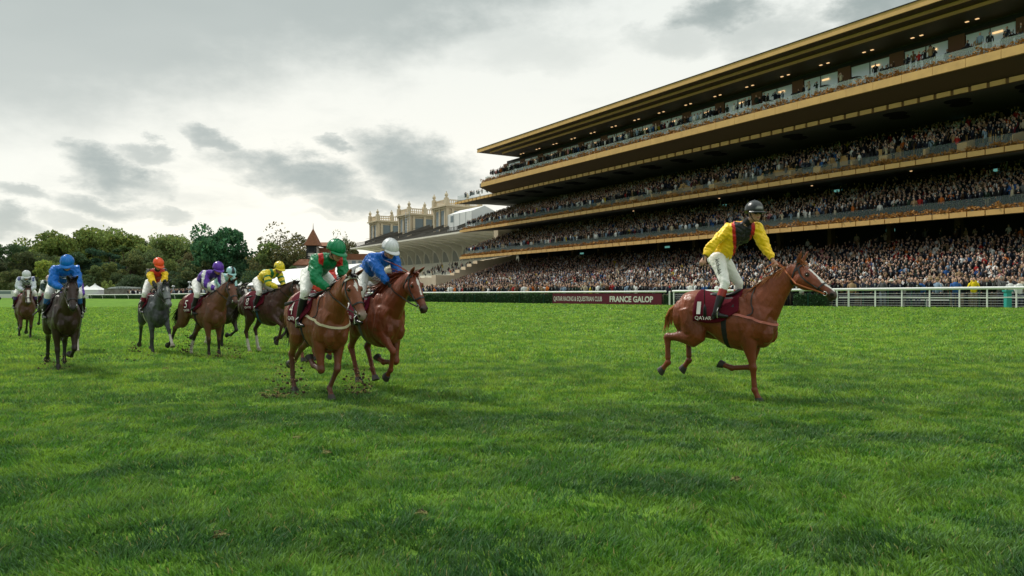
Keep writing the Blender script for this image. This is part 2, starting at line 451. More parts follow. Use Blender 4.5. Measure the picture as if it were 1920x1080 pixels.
# ================================================================ HORSES
def sincos(a): return np.array([math.sin(R(a)), 0, -math.cos(R(a))])
HEAD_K = [  # t, top, bottom, half width  (head local: t forward along the face, u up)
    (-.055, .055, -.07, .050), (.0, .098, -.115, .078), (.07, .108, -.165, .086), (.15, .106, -.185, .094), (.22, .100, -.165, .096),
    (.30, .088, -.120, .080), (.38, .074, -.088, .062), (.46, .064, -.072, .054), (.53, .060, -.068, .057), (.585, .046, -.066, .053), (.62, .018, -.050, .034)]
def coat_mat():
    if 'coat' in MATS: return MATS['coat']
    m = mat('coat', attr='Col', rough=.5, spec=.32, var=.22, vscale=4.5, coat=.20); t = NT(m.node_tree); b = t.n['Principled BSDF']
    co = t.new('ShaderNodeTexCoord').outputs['Object']; mp = t.new('ShaderNodeMapping'); t.l.new(co, mp.inputs[0]); mp.inputs['Rotation'].default_value = (0, .6, 0); mp.inputs['Scale'].default_value = (1.6, 1, .7)
    big = t.noise(mp.outputs[0], 7.5, 3, .5); fine = t.noise(co, 60, 3, .6)
    h = t.math('ADD', t.math('MULTIPLY', big, 1.0), t.math('MULTIPLY', fine, .07))
    bn = t.new('ShaderNodeBump'); bn.inputs['Strength'].default_value = .8; bn.inputs['Distance'].default_value = .030
    t.l.new(h, bn.inputs['Height']); t.l.new(bn.outputs[0], b.inputs['Normal']); t.l.new(bn.outputs[0], b.inputs['Coat Normal'])
    t.l.new(t.smooth(t.noise(co, 5, 3, .6), .35, .65, .38, .62), b.inputs['Roughness'])
    return m
def build_horse(name, label, loc, heading, cfg, group='racehorses galloping up the track'):
    C = dict(neck=34, nlen=.80, nyaw=0, head=-46, hyaw=0, lift=0, pitch=0, voxel=.013, points=None, socks=(), blaze=0, coat=(.2, .07, .03),
             mane=(.05, .02, .01), muzzle=None, cloth=(.085, .006, .014), bridle=(.012, .012, .012), num='1', ears=20)
    C.update(cfg)
    rng = random.Random(sum(ord(ch) for ch in label))
    mb = MB(); Y = np.array([0, 1, 0.])
    # ---- trunk
    T = [(-.77, 1.33, .08, .07), (-.72, 1.30, .19, .15), (-.60, 1.29, .275, .235), (-.44, 1.275, .315, .285), (-.27, 1.26, .288, .272), (-.10, 1.205, .303, .282),
         (.08, 1.140, .365, .296), (.24, 1.115, .405, .282), (.38, 1.130, .415, .250), (.50, 1.12, .365, .222), (.60, 1.065, .325, .195), (.675, 1.05, .215, .13)]
    loft(mb, [(x, 0, z, w, h) for x, z, h, w in T], 20, 4)
    loft(mb, [(.02, 0, 1.455, .05, .045), (.20, 0, 1.51, .055, .06), (.33, 0, 1.545, .055, .065), (.46, 0, 1.53, .06, .07), (.60, 0, 1.50, .06, .07)], 10, 3)
    for s in (-1, 1):
        mb.ball((-.64, s * .14, 1.20), (.15, .12, .25)); mb.ball((-.44, s * .175, 1.36), (.16, .10, .15)); mb.ball((-.36, s * .205, 1.13), (.10, .06, .17))       # buttock, haunch
        mb.ball((.49, s * .165, 1.12), (.13, .085, .25)); mb.ball((.31, s * .205, 1.12), (.13, .075, .21)); mb.ball((.24, s * .17, 1.34), (.12, .05, .16))         # shoulder, triceps
        mb.ball((.615, s * .09, .98), (.105, .09, .15))                                                      # pectorals
        mb.ball((.40, s * .13, 1.38), (.12, .07, .17))
    # ---- neck and head frame
    nb = np.array([.47, 0, 1.29]); na = C['neck']; ny = C['nyaw']
    nd = np.array([math.cos(R(na)) * math.cos(R(ny)), math.cos(R(na)) * math.sin(R(ny)), math.sin(R(na))])
    poll = nb + nd * C['nlen']
    arch = np.array([0, 0, .035])
    K = []
    for f, tall, wide in ((-.10, .29, .18), (.08, .29, .165), (.28, .245, .138), (.5, .195, .108), (.72, .155, .088), (.9, .122, .076), (1.0, .10, .07)):
        p = nb + nd * C['nlen'] * f + arch * math.sin(math.pi * max(f, 0)); K.append((*p, wide, tall))
    loft(mb, K, 16, 4)
    hy = ny + C['hyaw']; ha = C['head']
    hd = np.array([math.cos(R(ha)) * math.cos(R(hy)), math.cos(R(ha)) * math.sin(R(hy)), math.sin(R(ha))])
    hs = np.array([-math.sin(R(hy)), math.cos(R(hy)), 0]); hu = np.cross(hd, hs)
    HS = C.get('hscale', 1.0)
    def HP(t, u, y): return poll + (hd * t + hu * u + hs * y) * HS
    loft(mb, [(*HP(t, (a + b) / 2, 0), w * HS, (a - b) / 2 * HS) for t, a, b, w in HEAD_K], 16, 4, side=hs)
    for s in (-1, 1):
        mb.ball(HP(.185, .062, s * .078), .030); mb.ball(HP(.13, -.075, s * .062), (.085, .05, .085), rot=np.stack([hd, hs, hu], 1))
        mb.ball(HP(.575, .020, s * .040), .024); mb.ball(HP(.33, -.01, s * .062), (.11, .022, .03), rot=np.stack([hd, hs, hu], 1))
        ea = C['ears']; e0 = HP(.0, .075, s * .052); ed = hu * math.cos(R(ea)) + hd * math.sin(R(ea)) + hs * s * .18
        mb.tube([e0, e0 + ed * .055, e0 + ed * .11, e0 + ed * .165, e0 + ed * .195], [(.022, .026), (.034, .024), (.033, .020), (.020, .014), (.006, .006)], 8, side=hs)
    mb.ball(HP(.585, -.062, 0), (.035, .034, .022))
    # ---- legs
    segs = []; hoofs = []
    def leg(tag_, s, front, A, lat):
        y0 = s * (.125 if front else .135)
        a1, a2, a3, a4 = A[-4:]
        if front:
            sh = np.array([.50, y0 * 1.15, 1.16]); el = np.array([.36 + .10 * math.sin(R(a1)), y0 * 1.2, .93]) + np.array([0, 0, .06 * abs(math.sin(R(a1)))])
            L = (.46, .30, .125)
            kn = el + sincos(a1) * L[0]; fe = kn + sincos(a2) * L[1]; pa = fe + sincos(a3) * L[2]
            d = y0 * (1 - lat); kn[1] -= d * .45; fe[1] -= d * .9; pa[1] -= d
            K = [(*sh, .085, .10), (*(sh * .35 + el * .65), .092, .14), (*el, .084, .128), (*(el * .72 + kn * .28), .072, .100), (*(el * .42 + kn * .58), .052, .064),
                 (*(el * .16 + kn * .84), .041, .042), (*kn, .044, .048), (*(kn * .82 + fe * .18), .034, .036), (*(kn * .5 + fe * .5), .026, .031), (*(kn * .16 + fe * .84), .028, .034)]
            mb.ball(el + sincos(a1) * .13 + sincos(a1 + 90) * .035, (.055, .055, .13), rot=None)
            mb.ball(el + sincos(a1 - 90) * .05 + [0, 0, .02], .06)
        else:
            b0 = A[0]
            hp = np.array([-.50, y0, 1.30]); sf = hp + sincos(b0) * .40; hk = sf + sincos(a1) * .455; fe = hk + sincos(a2) * .385; pa = fe + sincos(a3) * .125
            sf[1] = y0 * 1.28; d = y0 * (1 - lat); hk[1] -= d * .5; fe[1] -= d * .95; pa[1] -= d
            K = [(*hp, .13, .20), (*(hp * .5 + sf * .5), .118, .185), (*sf, .092, .15), (*(sf * .72 + hk * .28), .080, .112), (*(sf * .42 + hk * .58), .054, .070),
                 (*(sf * .16 + hk * .84), .038, .050), (*hk, .046, .056), (*(hk * .84 + fe * .16), .037, .043), (*(hk * .5 + fe * .5), .029, .034), (*(hk * .14 + fe * .86), .031, .037)]
            kk = hk + sincos(a2 - 90) * .030 + sincos(a1 + 180) * .055
            mb.ball(hk + sincos(a2 - 90) * .030 + sincos(a1) * -.02, .034); mb.tube([kk, (sf * .4 + hk * .6)], [.016, .020], 6)
            loft(mb, [(-.60, y0, 1.20, .10, .15), (*(hp * .35 + sf * .65 + np.array([-.05, 0, 0])), .10, .17), (*(sf * .75 + hk * .25 + np.array([-.02, 0, .02])), .07, .09)], 12, 3)
            joint = hk
        K = [(*k_[:3], k_[3] * 1.12 + .003, k_[4] * 1.12 + .003) for k_ in K]
        loft(mb, K, 14, 3)
        mb.tube([fe + (fe - pa) * .25, fe, fe * .5 + pa * .5, pa, pa + (pa - fe) * .12], [(.036, .041), (.043, .050), (.035, .038), (.040, .042), (.044, .048)], 12, side=Y)
        mb.ball(fe + sincos(a3 - 90) * .020, .026)
        kn_or_hk = kn if front else hk
        segs.append((kn_or_hk, fe, pa, tag_)); hoofs.append((pa, a4, tag_))
    leg('FR', -1, True, C['FR'], C.get('latFR', .75)); leg('FL', 1, True, C['FL'], C.get('latFL', .75))
    leg('HR', -1, False, C['HR'], C.get('latHR', .85)); leg('HL', 1, False, C['HL'], C.get('latHL', .85))
    me = remesh(mb, C['voxel'], 3 if C['voxel'] < .016 else 2, name + '_body')
    V = coords(me).astype(float); n = len(V)
    # ---- coat colours and markings, darker low down and in nostrils, mouth and ears
    c = np.tile(np.array(C['coat'], float), (n, 1))
    nz = (fnoise(V[:, 0] + 3, V[:, 2] + V[:, 1], 2.5) - .5)[:, None]
    c *= 1 + nz * .5
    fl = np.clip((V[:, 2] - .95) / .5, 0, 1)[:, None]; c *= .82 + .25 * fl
    def seg_par(a, b):
        ab = b - a; t = np.clip(((V - a) @ ab) / (ab @ ab), 0, 1); return t, np.linalg.norm(V - (a + t[:, None] * ab), axis=1)
    if C.get('dapple'):
        dp = np.clip((fnoise(V[:, 0] * 1.0 + V[:, 1], V[:, 2], 11) - .45) * 4, 0, 1)[:, None]; c = c * (1 + dp * .8)
    for kn, fe, pa, tg in segs:
        for a, b, k0 in ((kn, fe, 1), (fe, pa, 1)):
            t, d = seg_par(a, b); m = (d < .085)
            if C['points'] is not None:
                w = np.clip(1.35 - np.linalg.norm(V - (kn + fe) / 2, axis=1) / .24, 0, 1) if a is kn else m.astype(float)
                w = (w * m)[:, None]; c = c * (1 - w) + np.array(C['points']) * w
        if tg in C['socks']:
            t, d = seg_par(kn * .35 + fe * .65, pa); w = ((d < .075))[:, None]; c = np.where(w, np.array([.52, .48, .42]), c)
    rel = (V - poll) / HS; ht = rel @ hd; hu_ = rel @ hu; hy_ = rel @ hs
    inhead = (ht > -.03) & (abs(hy_) < .14) & (hu_ > -.22) & (hu_ < .30)
    mz = np.array(C['muzzle'] if C['muzzle'] is not None else np.array(C['coat']) * .25 + .008)
    w = (np.clip((ht - .50 + .35 * np.clip(-hu_, 0, 1)) / .07, 0, 1) * inhead)[:, None]; c = c * (1 - w * .9) + mz * w * .9
    nos = (np.linalg.norm(np.stack([(ht - .585) / 1.2, (hu_ - .012), (abs(hy_) - .052) * .8], 1), axis=1) < .021) & inhead; c[nos] = (.006, .004, .004)
    moth = inhead & (abs(hu_ + .035 + (ht - .6) * .2) < .005) & (ht > .50); c[moth] *= .3
    eyer = inhead & (np.linalg.norm(np.stack([ht - .195, (hu_ - .042) * 1.2, (abs(hy_) - .09) * .6], 1), axis=1) < .036); c[eyer] *= .35
    if C['blaze']:
        bw = C['blaze']; face = inhead & (hu_ > .02)
        if bw >= 1: st = face & (abs(hy_ + .006 * np.sin(ht * 20)) < .023 * bw * np.clip(1.3 - ht * .6, .5, 2)) & (ht > .15) & (ht < .57)
        else: st = face & (abs(hy_) < .026 * (1 - abs(ht - .17) / .085)) & (ht > .09)
        if bw == .6: st |= face & (abs(hy_) < .010) & (ht > .2) & (ht < .38)
        c[st] = (.66, .62, .58)
    if C.get('face'):
        w = (inhead & (ht > .1))[:, None] * np.clip((ht - .08) / .25, 0, 1)[:, None] * .8; c = c * (1 - w) + np.array(C['face']) * w
        w = (np.clip((ht - .54) / .05, 0, 1) * inhead)[:, None] * .8; c = c * (1 - w) + mz * w
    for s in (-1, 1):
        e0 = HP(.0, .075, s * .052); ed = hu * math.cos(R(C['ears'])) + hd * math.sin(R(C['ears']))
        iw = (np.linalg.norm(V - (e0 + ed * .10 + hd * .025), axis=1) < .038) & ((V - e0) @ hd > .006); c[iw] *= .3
    # groin and between the legs is bare dark skin
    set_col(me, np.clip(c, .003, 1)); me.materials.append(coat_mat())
    root = empty(name, (*loc, float(zg(loc[0], loc[1]))), 0)
    root.rotation_euler = (0, R(-C['pitch']), R(heading - 90)); root.location.z += C['lift']
    tag(root, label, 'horse', group)
    body = link('body', me, root); bv = bvh_of(me)
    D = lambda cc: tuple(cc)
    # ---- hoofs
    hm = mat('hoof_horn', (.035, .03, .027), rough=.5, var=.3); hw = mat('pale_hoof', (.30, .26, .20), rough=.5, var=.3)
    for pa, a4, tg in hoofs:
        dn = sincos(a4); fw = sincos(a4 + 90); h = MB(); b0 = pa - dn * .005
        Kp = [(0, .044, .0), (.03, .052, .006), (.08, .062, .018)]
        VV = []; FF = []; nn = 14
        for dd, r_, off in Kp:
            for k in range(nn):
                q = 2 * math.pi * k / nn; VV.append(b0 + dn * dd + fw * (off + r_ * 1.12 * math.cos(q) + .004) + Y * r_ * math.sin(q))
        for i in range(2):
            for k in range(nn): FF.append((i*nn+k, i*nn+(k+1) % nn, (i+1)*nn+(k+1) % nn, (i+1)*nn+k))
        FF.append(tuple(range(nn))[::-1]); FF.append(tuple(2*nn+k for k in range(nn)))
        h.add(VV, FF); h.build('hoof', hw if tg in C['socks'] else hm, root)
    # ---- eyes
    for s in (-1, 1):
        e = MB().ball(HP(.195, .040, s * .0885), (.021 * HS, .021 * HS, .021 * HS), 12, 8); e.build('eye', mat('eye', (.012, .006, .004), rough=.08, spec=.8), root, True)
    # ---- mane, forelock, tail of hair strands
    hairm = mat('hair_%.2f_%.2f' % (C['mane'][0], C['mane'][1]), C['mane'], rough=.5, var=.45, vscale=22, spec=.3)
    wild = C.get('wild', .6)
    def strand(b, p, d, L, w, droop=.5, side=None):
        """a flat tapering lock of hair"""
        p = np.array(p, float); d = np.array(d, float); d /= np.linalg.norm(d); N_ = 6; P = []
        wob = np.array([rng.uniform(-1, 1) for _ in range(3)]) * .35
        for i in range(N_ + 1):
            P.append(p.copy()); d = d + np.array([0, 0, -droop / N_]) + wob * (.8 / N_) + np.array([rng.uniform(-.05, .05) for _ in range(3)]); d /= np.linalg.norm(d); p = p + d * L / N_
        sd_ = np.cross(d, (rng.uniform(-1, 1), rng.uniform(-1, 1), 1)); sd_ /= np.linalg.norm(sd_) + 1e-9
        b0 = len(b.V)
        for i, q in enumerate(P):
            ww = w * (1 - (i / N_) ** 1.8) * .5 + .0012; b.V.append(tuple(q - sd_ * ww)); b.V.append(tuple(q + sd_ * ww))
        for i in range(N_): b.F.append((b0 + 2*i, b0 + 2*i+1, b0 + 2*i+3, b0 + 2*i+2)); b.M.append(0)
    mn = MB()
    for i in range(C.get('nmane', 330)):
        f = rng.uniform(.16, 1.0); p = nb + nd * C['nlen'] * f + arch * math.sin(math.pi * f)
        tall = np.interp(f, [0, .28, .5, .72, 1.0], [.28, .245, .195, .155, .105]); upn = np.cross(nd, np.array([-math.sin(R(ny)), math.cos(R(ny)), 0])); 
        p = p + upn * (tall - .025) + np.array([0, rng.uniform(-.022, .022), 0])
        sdir = rng.choice((-1, -1, -1, 1)) * rng.uniform(.1, .8)
        d = upn * rng.uniform(.25, 1.0) * wild + -nd * rng.uniform(.3, 1.0) + np.array([0, sdir, 0]) * (1.2 - wild)
        strand(mn, p, d, rng.uniform(.09, .20) * (1 + .5 * wild) * C.get('manelen', 1), rng.uniform(.012, .026), rng.uniform(.6, 1.9) * (1.3 - wild * .6))
    mn.build('mane', hairm, root)
    fl_ = MB()
    for i in range(45):
        p = HP(rng.uniform(-.03, .03), .095, rng.uniform(-.03, .03)); strand(fl_, p, hd * rng.uniform(-.5, .7) + hu * rng.uniform(.2, .8) + hs * rng.uniform(-.6, .6), rng.uniform(.06, .14), .014, .8)
    fl_.build('forelock', hairm, root)
    tl = MB(); tb = np.array([-.78, 0, 1.34])
    tl.tube([tb + [.06, 0, .02], tb + [-.03, 0, .0], tb + [-.12, 0, -.06], tb + [-.18, 0, -.16]], [.035, .032, .026, .016], 8)
    td = C.get('tail', (-.75, 0, -.55))
    for i in range(C.get('ntail', 260)):
        f = rng.random(); p = tb + np.array([-.03 - .15 * f, rng.uniform(-.025, .025), -.16 * f * f + .0])
        strand(tl, p, np.array(td) + [0, rng.uniform(-.22, .22), rng.uniform(-.25, .2)], rng.uniform(.35, .62) * C.get('tlen', 1), rng.uniform(.014, .03), rng.uniform(.5, 1.3))
    tl.build('tail', hairm, root)
    # ---- tack
    lea = mat('leather_%.2f_%.2f' % (C['bridle'][0], C['bridle'][1]), C['bridle'], rough=.4, spec=.5); steel = mat('steel', (.6, .6, .58), rough=.25, metal=1)
    def near(p, off):
        h = bv.find_nearest(Vector(p)); return np.array((h[0] + (Vector(p) - h[0]).normalized() * off)[:]) if h[0] else np.array(p)
    def strap(b, P, w=.011, th=.005, off=.006, sub=6):
        """a flat strap laid on the coat through guide points outside it"""
        S = spline(P, sub); Q = []; Nn = []
        for p in S:
            h = bv.find_nearest(Vector(p)); nv = h[1]; q = h[0] + nv * off; Q.append(np.array(q[:])); Nn.append(np.array(nv[:]))
        Q = np.array(Q); Q[1:-1] = (Q[:-2] + 2 * Q[1:-1] + Q[2:]) / 4
        b0 = len(b.V)
        for i, q in enumerate(Q):
            t = Q[min(i + 1, len(Q) - 1)] - Q[max(i - 1, 0)]; t /= np.linalg.norm(t) + 1e-9; nv = Nn[i]; sd_ = np.cross(t, nv); sd_ /= np.linalg.norm(sd_) + 1e-9
            for a, bb in ((-1, -1), (1, -1), (1, 1), (-1, 1)): b.V.append(tuple(q + sd_ * w * a + nv * th * bb))
        for i in range(len(Q) - 1):
            for k in range(4): b.F.append((b0 + 4*i+k, b0 + 4*i+(k+1) % 4, b0 + 4*(i+1)+(k+1) % 4, b0 + 4*(i+1)+k)); b.M.append(b.mi)
    def head_ring(t0, t1, f0=0, f1=360, ex=.03):
        P = []
        for q in np.linspace(f0, f1, 14):
            a = math.cos(R(q)); t = t0 + (t1 - t0) * (1 - a) / 2
            k = np.array(HEAD_K); top = np.interp(t, k[:, 0], k[:, 1]); bot = np.interp(t, k[:, 0], k[:, 2]); w_ = np.interp(t, k[:, 0], k[:, 3])
            P.append(HP(t, (top + bot) / 2 + (top - bot) / 2 * a * 1.15, w_ * math.sin(R(q)) * 1.3))
        return P
    br = MB()
    sw = .010 if C['voxel'] < .016 else .014
    strap(br, head_ring(.42, .40), sw); strap(br, head_ring(.055, .02, -82, 82)[::1], sw); strap(br, head_ring(.0, .06), sw)
    for s in (-1, 1):
        strap(br, [HP(.05, .06, s * .11), HP(.12, .0, s * .12), HP(.26, -.03, s * .11), HP(.40, -.04, s * .09), HP(.50, -.035, s * .08)], sw * .9)
    bridle = br.build('bridle', lea, root)
    for s in (-1, 1):
        bt = MB(); cc = near(HP(.51, -.035, s * .09), .012); P = [cc + (hd * math.cos(q) + hu * math.sin(q)) * .027 for q in np.linspace(0, 2 * math.pi, 13)]
        bt.tube(P, .0055, 6, side=hs)
        bt.build('bit_ring', steel, bridle)
    if C.get('noseband'):
        nbm = MB(); strap(nbm, head_ring(.055, .02, -70, 70), .012, off=.011); nbm.build('browband', mat('white_leather', (.6, .56, .5), rough=.5), bridle)
    # saddle cloth
    gx, gp = 22, 26; x0, x1 = -.37, .26; P = []
    for i in range(gx):
        u = i / (gx - 1); x = x0 + (x1 - x0) * u
        for j in range(gp):
            v = j / (gp - 1) * 2 - 1; lim = R(105 + 6 * math.sin(u * 5) - 22 * max(0, u - .7) / .3)
            ph = v * lim; d = Vector((0, math.sin(ph), math.cos(ph))); ctr = Vector((x + .06 * (1 - abs(math.cos(ph))) * (u - .3), 0, 1.22))
            h = bv.ray_cast(ctr + d * .9, -d, .9); q = h[0] if h[0] is not None else ctr + d * .28
            o = .016 + .006 * math.sin(x * 30 + ph * 9) * abs(v) ** 2 + (.02 * abs(v) ** 6)
            P.append((q + d * o)[:])
    F = [(i * gp + j, i * gp + j + 1, (i + 1) * gp + j + 1, (i + 1) * gp + j) for i in range(gx - 1) for j in range(gp - 1)]
    mbc = MB().add(P, F); cl = mbc.build('saddle_cloth', mat('cloth_%.2f_%.2f' % (C['cloth'][0], C['cloth'][2]), C['cloth'], rough=.9, spec=.1, bump=.2), root, True)
    so_ = cl.modifiers.new('s', 'SOLIDIFY'); so_.thickness = .008; so_.offset = 1
    cbv = BVHTree.FromPolygons([tuple(v) for v in P], F)
    white = mat('white_print', (.72, .70, .66), rough=.8)
    text_on(cbv, 'QATAR', (-.35, -1, 1.145), (1, 0, 0), (0, 0, 1), (0, 1, 0), .062, .26, 'lettering', white, cl, bold=.012, off=.014, back=0)
    text_on(cbv, C['num'], (-.325, -1, 1.235), (1, 0, .0), (0, 0, 1), (0, 1, 0), .18, (.055 if C['num'] == '1' else .10) if len(C['num']) == 1 else .15, 'number', white, cl, bold=.0, off=.014, back=0)
    # saddle
    sdl = MB()
    loft(sdl, [(-.24, 0, 1.515, .10, .02), (-.16, 0, 1.515, .13, .035), (-.02, 0, 1.50, .11, .03), (.12, 0, 1.525, .10, .035), (.20, 0, 1.575, .06, .03), (.235, 0, 1.59, .03, .012)], 12, 3)
    for s in (-1, 1):
        Q = []
        for a, bq in ((-.06, 1.47), (.14, 1.48), (.22, 1.36), (.20, 1.20), (.10, 1.14), (.0, 1.20), (-.07, 1.34)):
            h = cbv.ray_cast(Vector((a, s * 1, bq)), Vector((0, -s, 0)), 1.2); Q.append(((h[0] if h[0] is not None else Vector((a, s * .2, bq))) + Vector((0, s * .02, 0)))[:])
        cx = np.mean(Q, axis=0); VV = [tuple(cx + np.array([0, s * .008, 0]))] + Q; FF = [(0, 1 + k, 1 + (k + 1) % 7) for k in range(7)]
        Q2 = [tuple(np.array(v) - [0, s * .022, 0]) for v in VV]; sdl.add(VV, FF); sdl.add(Q2, FF)
    sdo = sdl.build('saddle', mat('saddle_leather', (.014, .014, .016), rough=.35, spec=.5), root, True)
    gm = MB(); gx_ = .06
    def girth_pt(q):
        dv = Vector((.0, math.sin(q), -math.cos(q))); h = bv.ray_cast(Vector((gx_ + .02, 0, 1.14)), dv, 1.0); return ((h[0] if h[0] is not None else Vector((gx_, 0, 1.14)) + dv * .3) + dv * .004)[:]
    GP_ = [girth_pt(R(a_)) for a_ in range(-112, 113, 14)]; gm.tube(GP_, [(.038, .006)] * len(GP_), 8, side=(1, 0, 0))
    gm.build('girth', mat('girth_%.2f' % C.get('girth', (.012,) * 3)[0], C.get('girth', (.012, .012, .013)), rough=.7), root)
    if C.get('breast'):
        bs = MB(); strap(bs, [(.10, -.45, 1.33), (.28, -.45, 1.28), (.44, -.42, 1.22), (.58, -.32, 1.16), (.70, -.14, 1.11), (.76, 0, 1.10), (.70, .14, 1.11), (.58, .32, 1.16), (.44, .42, 1.22), (.28, .45, 1.28), (.1, .45, 1.33)], .016, .005, .008)
        bs.build('breast_girth', mat('breast_%.2f' % C['breast'][0], C['breast'], rough=.6), root)
        b2 = MB(); strap(b2, [(.44, -.35, 1.22), (.46, -.3, 1.36), (.45, -.18, 1.52), (.44, 0, 1.7), (.45, .18, 1.52), (.46, .3, 1.36), (.44, .35, 1.22)], .007, .004, .007)
        b2.build('neck_strap', lea, root)
    # reins from the bit to the hands
    if C.get('hands'):
        rn = MB()
        for s, hnd in zip((-1, 1), C['hands']):
            a = near(HP(.51, -.04, s * .09), .012); b_ = np.array(hnd); P = []
            for i in range(11):
                f = i / 10; p = a * (1 - f) + b_ * f + np.array([0, 0, -.045 * math.sin(math.pi * f)])
                h = bv.find_nearest(Vector(p)); dv = Vector(p) - h[0]
                if dv.dot(h[1]) < .016: p = np.array((h[0] + h[1] * .018)[:])
                P.append(p)
            rn.tube(P, [(.004, .011)] * 11, 6, side=(0, 1, 0))
        P = [np.array(C['hands'][0]), np.array([C['hands'][0][0] - .10, -.10, C['hands'][0][2] - .10]), np.array([C['hands'][0][0] - .10, 0, C['hands'][0][2] - .22 + .05]), np.array([C['hands'][1][0] - .05, .10, C['hands'][1][2] - .10]), np.array(C['hands'][1])]
        if C.get('loop', True): rn.tube(spline(P, 4), .008, 6)
        rn.build('reins', mat('rein_%.2f' % C.get('rein', (.03, .02, .015))[0], C.get('rein', (.03, .02, .015)), rough=.6), root)
    return root, bv
# ================================================================ RIDERS
def ik(a, b, l1, l2, pole):
    a, b = np.array(a, float), np.array(b, float); d = b - a; L = np.linalg.norm(d); L2 = min(L, (l1 + l2) * .999); d /= L
    b = a + d * L2; x = (l1 * l1 - l2 * l2 + L2 * L2) / (2 * L2); h = math.sqrt(max(l1 * l1 - x * x, 0))
    p = np.array(pole, float); p = p - (p @ d) * d; p /= np.linalg.norm(p) + 1e-9
    return a + d * x + p * h, b
def build_rider(label, root, cfg, hv=.010):
    """root: the horse's empty, whose frame the rider shares; the rider stays a thing of its own"""
    C = dict(pelvis=(-.15, 0, 1.86), chest=(.34, 0, 2.04), head=(.575, 0, 2.145), hyaw=0, hpitch=-12, lean=0, hands=((.64, -.075, 1.66), (.66, .075, 1.68)),
             feet=((.02, -.30, 1.16), (.03, .30, 1.16)), shw=.185, chyaw=0, breech=(.78, .77, .74), boot=(.012, .012, .013), cap=(.5, .1, .1), capcol=None,
             glove=None, whip=None, knee_out=.35, boottop=None)
    C.update(cfg); M_ = {}
    off = np.array([0, 0, 1.05])
    pv, ch, hd0 = (np.array(C[k], float) for k in ('pelvis', 'chest', 'head'))
    cy = R(C['chyaw']); sx = np.array([-math.sin(cy), math.cos(cy), 0])
    shR, shL = ch - sx * C['shw'], ch + sx * C['shw']
    hipR, hipL = pv + [0, -.095, -.03], pv + [0, .095, -.03]
    elR, haR = ik(shR, C['hands'][0], .29, .27, C.get('polR', (-.6, -.8, -.5))); elL, haL = ik(shL, C['hands'][1], .29, .27, C.get('polL', (-.6, .8, -.5)))
    knR, anR = ik(hipR, C['feet'][0], .43, .43, (1, -C['knee_out'], .1)); knL, anL = ik(hipL, C['feet'][1], .43, .43, (1, C['knee_out'], .1))
    hy, hp = R(C['hyaw']), R(C['hpitch'])
    hf = np.array([math.cos(hy) * math.cos(hp), math.sin(hy) * math.cos(hp), math.sin(hp)]); hs = np.array([-math.sin(hy), math.cos(hy), 0]); hu = np.cross(hf, hs)
    Rm = np.stack([hf, hs, hu], 1)
    H = lambda f, s, u: hd0 + hf * f + hs * s + hu * u
    sp = pv * .5 + ch * .5 + np.array([-.03, 0, .05])                      # rounded back
    tn = ch - pv; tn /= np.linalg.norm(tn)
    # body: one continuous figure with neck, head, arms, hands, legs
    b = MB()
    loft(b, [(*(pv - tn * .05), .12, .10), (*pv, .135, .10), (*sp, .125, .085), (*(ch - tn * .06), .15, .09), (*(ch + tn * .06), .09, .06)], 14, 4, side=sx)
    nk = ch + tn * .06; b.tube([ch, nk * .6 + hd0 * .4, H(-.02, 0, -.06)], [.075, .056, .056], 12)
    b.ball(H(-.005, 0, .02), (.098, .076, .105), 16, 12, rot=Rm)
    b.ball(H(.035, 0, -.055), (.062, .056, .062), 14, 10, rot=Rm); b.ball(H(.075, 0, -.088), (.024, .026, .020), 8, 6, rot=Rm)      # jaw, chin
    b.tube([H(.085, 0, .015), H(.108, 0, -.022)], [(.010, .010), (.016, .014)], 8, side=hs)                                             # nose
    b.ball(H(.088, 0, -.060), (.016, .026, .009), 8, 6, rot=Rm); b.ball(H(.082, 0, .03), (.018, .05, .012), 8, 6, rot=Rm)
    for s in (-1, 1):
        b.ball(H(-.005, s * .078, -.01), (.018, .010, .030), 8, 6, rot=Rm); b.ball(H(.066, s * .036, -.025), .024, 8, 6)
    for sh, el, ha in ((shR, elR, haR), (shL, elL, haL)):
        b.tube([ch, sh, sh * .5 + el * .5, el, el * .55 + ha * .45, ha * .93 + el * .07, ha], [.07, .062, .045, .038, .036, .026, (.026, .030)], 10)
    for hi, kn, an in ((hipR, knR, anR), (hipL, knL, anL)):
        b.tube([hi, hi * .6 + kn * .4, kn, kn * .65 + an * .35, an], [.095, .082, .055, .05, .036], 10)
        b.tube([an, an + [.03, 0, -.045], an + [.12, 0, -.056]], [.030, .022, .012], 8)
    # hands: palm, four bent fingers and a thumb closed on the rein
    for s, ha, el in ((-1, haR, elR), (1, haL, elL)):
        fd = ha - el; fd /= np.linalg.norm(fd); side = np.array([0, 1.0, 0]); nrm = np.cross(fd, side); nrm /= np.linalg.norm(nrm)
        wd = np.cross(nrm, fd); inn = -s * np.array([0, 1, 0.]) ; inn -= (inn @ fd) * fd; inn /= np.linalg.norm(inn); wd = np.cross(fd, inn)
        b.tube([ha - fd * .01, ha + fd * .035, ha + fd * .075], [(.022, .030), (.020, .040), (.017, .038)], 10, side=inn)
        for k, ln in enumerate((.9, 1.0, .95, .78)):
            o = ha + fd * .078 + wd * (.030 - .020 * k)
            p1 = o + (fd * .6 + inn * .5) * .036 * ln; p2 = p1 + (inn * 1.0 - fd * .25) * .028 * ln; p3 = p2 + (-fd * .95 + inn * .1) * .022 * ln
            b.tube([o - fd * .012, o, p1, p2, p3], [.0098, .0095, .009, .0085, .0075], 7)
        o = ha + fd * .03 + wd * .034; b.tube([o, o + (wd * .5 + fd * .6 + inn * .3) * .03, o + (wd * .35 + fd * 1.0 + inn * .9) * .048], [.012, .011, .008], 7)
    me = remesh(b, hv * .8, 2, 'rider'); V = coords(me).astype(float)
